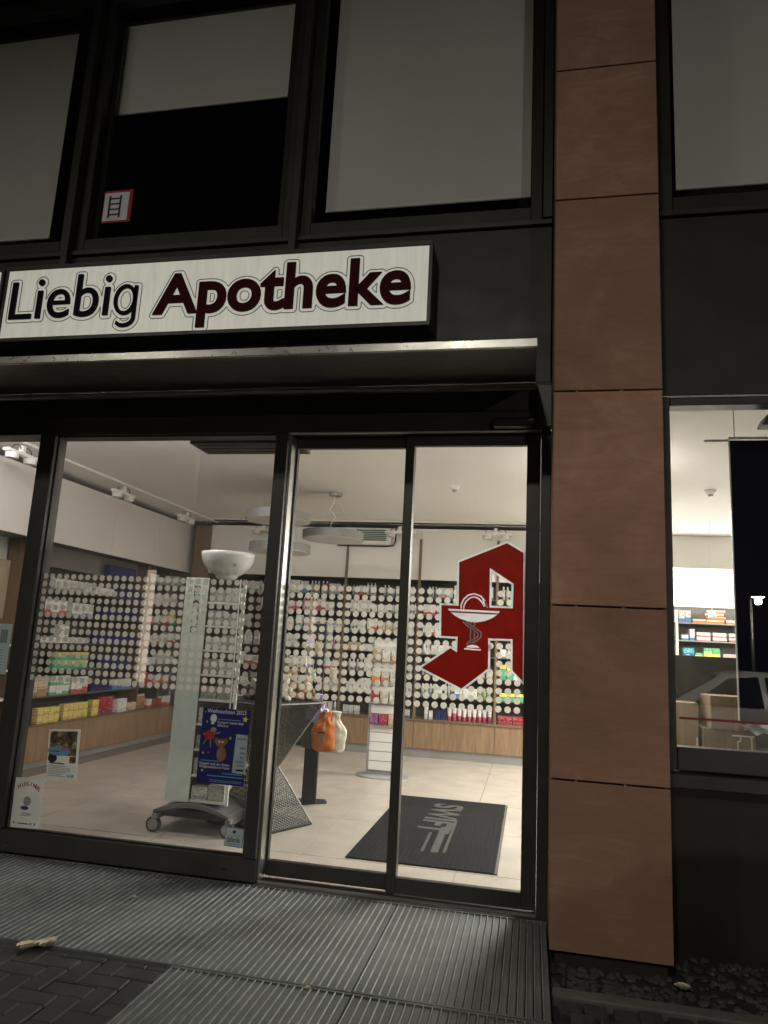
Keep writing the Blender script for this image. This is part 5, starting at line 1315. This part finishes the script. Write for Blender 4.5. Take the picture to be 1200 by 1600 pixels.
# ------------------------------------------------------------------ across the street (seen only as reflections; car light added)
def street_lamp(x, y, h, power, label, aim, cone=None):
    t = thing('street_lamp', label, 'street lamp', (x, y, -0.1), 'street lamps')
    MB().tube([(x, y, -0.1), (x, y, 1.0), (x, y, h)], [0.07, 0.055, 0.04], 12).build('post', frame, t, 0, True)
    MB().tube([(x, y, h), (x+0.05*aim[0], y+0.05*aim[1], h+0.08), (x+0.6*aim[0], y+0.6*aim[1], h+0.10)], 0.03, 10).build('arm', frame, t, 0, True)
    hx, hy = x+0.8*aim[0], y+0.8*aim[1]
    MB().lathe([(0.02, 0.12), (0.2, 0.08), (0.24, 0.02), (0.22, 0.02)], (hx, hy, h), 20).build('lamp_hood', frame, t, 0, True)
    MB().lathe([(0.001, -0.01), (0.16, 0.0), (0.2, 0.018)], (hx, hy, h), 20).build('lamp_lens', lit_street, t)
    if cone == 'globe': lamp_light('lamp_glow', t, 'POINT', (hx, hy, h-0.12), power, (1.0, 0.95, 0.86), 0.1)
    elif cone: lamp_light('lamp_glow', t, 'SPOT', (hx, hy, h-0.03), power, (1.0, 0.93, 0.80), 0.2, None, (R(-32), 0, R(-38)), cone)
    else: lamp_light('lamp_glow', t, 'AREA', (hx, hy, h-0.03), power, (1.0, 0.94, 0.83), 0.5)
    return t
street_lamp(-1.2, -5.0, 6.5, 130, 'street lamp behind the viewer, nearest the middle', (0.0, 1.0))
street_lamp(-6.8, -4.5, 6.6, 70, 'street lamp behind the viewer to the far left', (0.0, 1.0))
street_lamp(4.6, 1.2, 4.3, 560, 'unseen lamp added right of the viewer to light the parked car', (0.0, -1.0), 75)  # unseen spot added to brighten the car so its mirror image shows
street_lamp(7.1, -16.9, 3.5, 480, 'far street lamp reflected in the right window', (0.0, 1.0), 'globe')
OB = thing('opposite_building', 'dark building across the street with lit stair windows', 'building', (-6, -9, -0.1))
box('wall', -30, 3, -12, -8.05, -0.1, 9, M('render_grey', (0.12, 0.115, 0.105), 0.85, 0, 0.15, 3, 0.2, 60), OB)
for x0, x1, z1 in ((-9.68, -9.42, 3.0), (-5.35, -5.18, 2.6)):
    wn = box('stair_window', x0, x1, -8.045, -7.99, 0.2, z1, lit_strip, OB)
    box('window_frame', x0-0.06, x0-0.001, -8.045, -7.97, 0.14, z1+0.06, frame, wn); box('window_frame', x1+0.001, x1+0.06, -8.045, -7.97, 0.14, z1+0.06, frame, wn)
# parked car
paint = M('silver_car_paint', (0.62, 0.63, 0.62), 0.3, 0.2, 0.03, 3, 0, 80, (1, 1, 1), 0.8)
car_glass = M('dark_car_glass', (0.012, 0.013, 0.015), 0.05, 0, 0.05)
CAR = thing('parked_car', 'silver saloon car parked behind the viewer, mirrored in the right window', 'car', (2.75, -2.2, -0.1))
def carsec(x):
    """half widths and heights along the car (x from the front bumper)"""
    return x
top = [(0.0, 0.42), (0.02, 0.62), (0.25, 0.78), (0.9, 0.92), (1.25, 0.97), (1.95, 1.36), (2.35, 1.43), (3.0, 1.42), (3.45, 1.30), (3.95, 1.03), (4.35, 0.98), (4.48, 0.85), (4.5, 0.45)]
belt = [(0.0, 0.42), (0.02, 0.60), (0.25, 0.74), (0.9, 0.86), (1.25, 0.92), (1.95, 0.94), (2.35, 0.95), (3.0, 0.96), (3.45, 0.97), (3.95, 0.97), (4.35, 0.92), (4.48, 0.80), (4.5, 0.45)]
hw = [0.60, 0.72, 0.82, 0.88, 0.89, 0.90, 0.90, 0.90, 0.90, 0.88, 0.83, 0.78, 0.72]
X0, Y0, Z0 = 0.5, -2.2, -0.1
bd = MB(); vs = []; fs = []; ring = 10
for (x, zt), (_, zb), h_ in zip(top, belt, hw):
    roof = zt-zb > 0.06
    ti = h_*(0.66 if roof else 0.9)
    sec = [(-h_*0.95, 0.22), (-h_, 0.45), (-h_*0.99, (zb+0.45)/2), (-h_*0.965, zb), (-ti, zt-0.03), (-ti*0.6, zt), (ti*0.6, zt), (ti, zt-0.03), (h_*0.965, zb), (h_*0.99, (zb+0.45)/2), (h_, 0.45), (h_*0.95, 0.22)]
    ring = len(sec)
    for yy, zz in sec: vs.append((X0+x, Y0+yy, Z0+zz))
for i in range(len(top)-1):
    for k in range(ring): fs.append((i*ring+k, i*ring+(k+1) % ring, (i+1)*ring+(k+1) % ring, (i+1)*ring+k))
fs += [list(range(ring)), [(len(top)-1)*ring+k for k in range(ring)]]
bd.add(vs, fs).build('body', paint, CAR, 0, True)
for sy, yo in ((1, 0.0), (-1, 0.0)):
    for poly in ([(1.55, 0.98), (2.05, 1.33), (2.42, 1.365), (2.42, 0.98)], [(2.5, 0.98), (2.5, 1.365), (3.0, 1.36), (3.35, 1.27), (3.62, 1.0)]):
        q = []
        for x, z in poly:
            f_ = (z-0.95)/(1.40-0.95); yy = (0.868*(1-f_)+0.60*f_)+0.012; q.append((X0+x, Y0+sy*yy, Z0+z))
        g = MB(); nq = len(q); g.add(q+[(p[0], p[1]-sy*0.02, p[2]) for p in q], [list(range(nq)), list(range(2*nq-1, nq-1, -1))]+[(i, (i+1) % nq, nq+(i+1) % nq, nq+i) for i in range(nq)]); g.build('side_window', car_glass, CAR)
g = MB(); q = [(X0+1.30, Y0-0.72, Z0+1.0), (X0+1.30, Y0+0.72, Z0+1.0), (X0+1.93, Y0+0.55, Z0+1.375), (X0+1.93, Y0-0.55, Z0+1.375)]
g.add(q+[(p[0], p[1], p[2]-0.03) for p in q], [(0, 1, 2, 3), (7, 6, 5, 4), (0, 4, 5, 1), (1, 5, 6, 2), (2, 6, 7, 3), (3, 7, 4, 0)]).build('windscreen', car_glass, CAR)
for sx in (0.82, 3.62):
    for sy in (-1, 1):
        wh = MB().tube([(X0+sx, Y0+sy*0.70, Z0+0.31), (X0+sx, Y0+sy*0.905, Z0+0.31)], 0.31, 28).build('wheel', black, CAR)
        MB().tube([(X0+sx, Y0+sy*0.89, Z0+0.31), (X0+sx, Y0+sy*0.912, Z0+0.31)], 0.20, 20).build('rim', alu, wh)
for sy in (-1, 1): MB().ball((X0+0.10, Y0+sy*0.60, Z0+0.62), (0.10, 0.16, 0.07)).build('headlight', white_pl, CAR, 0, True)
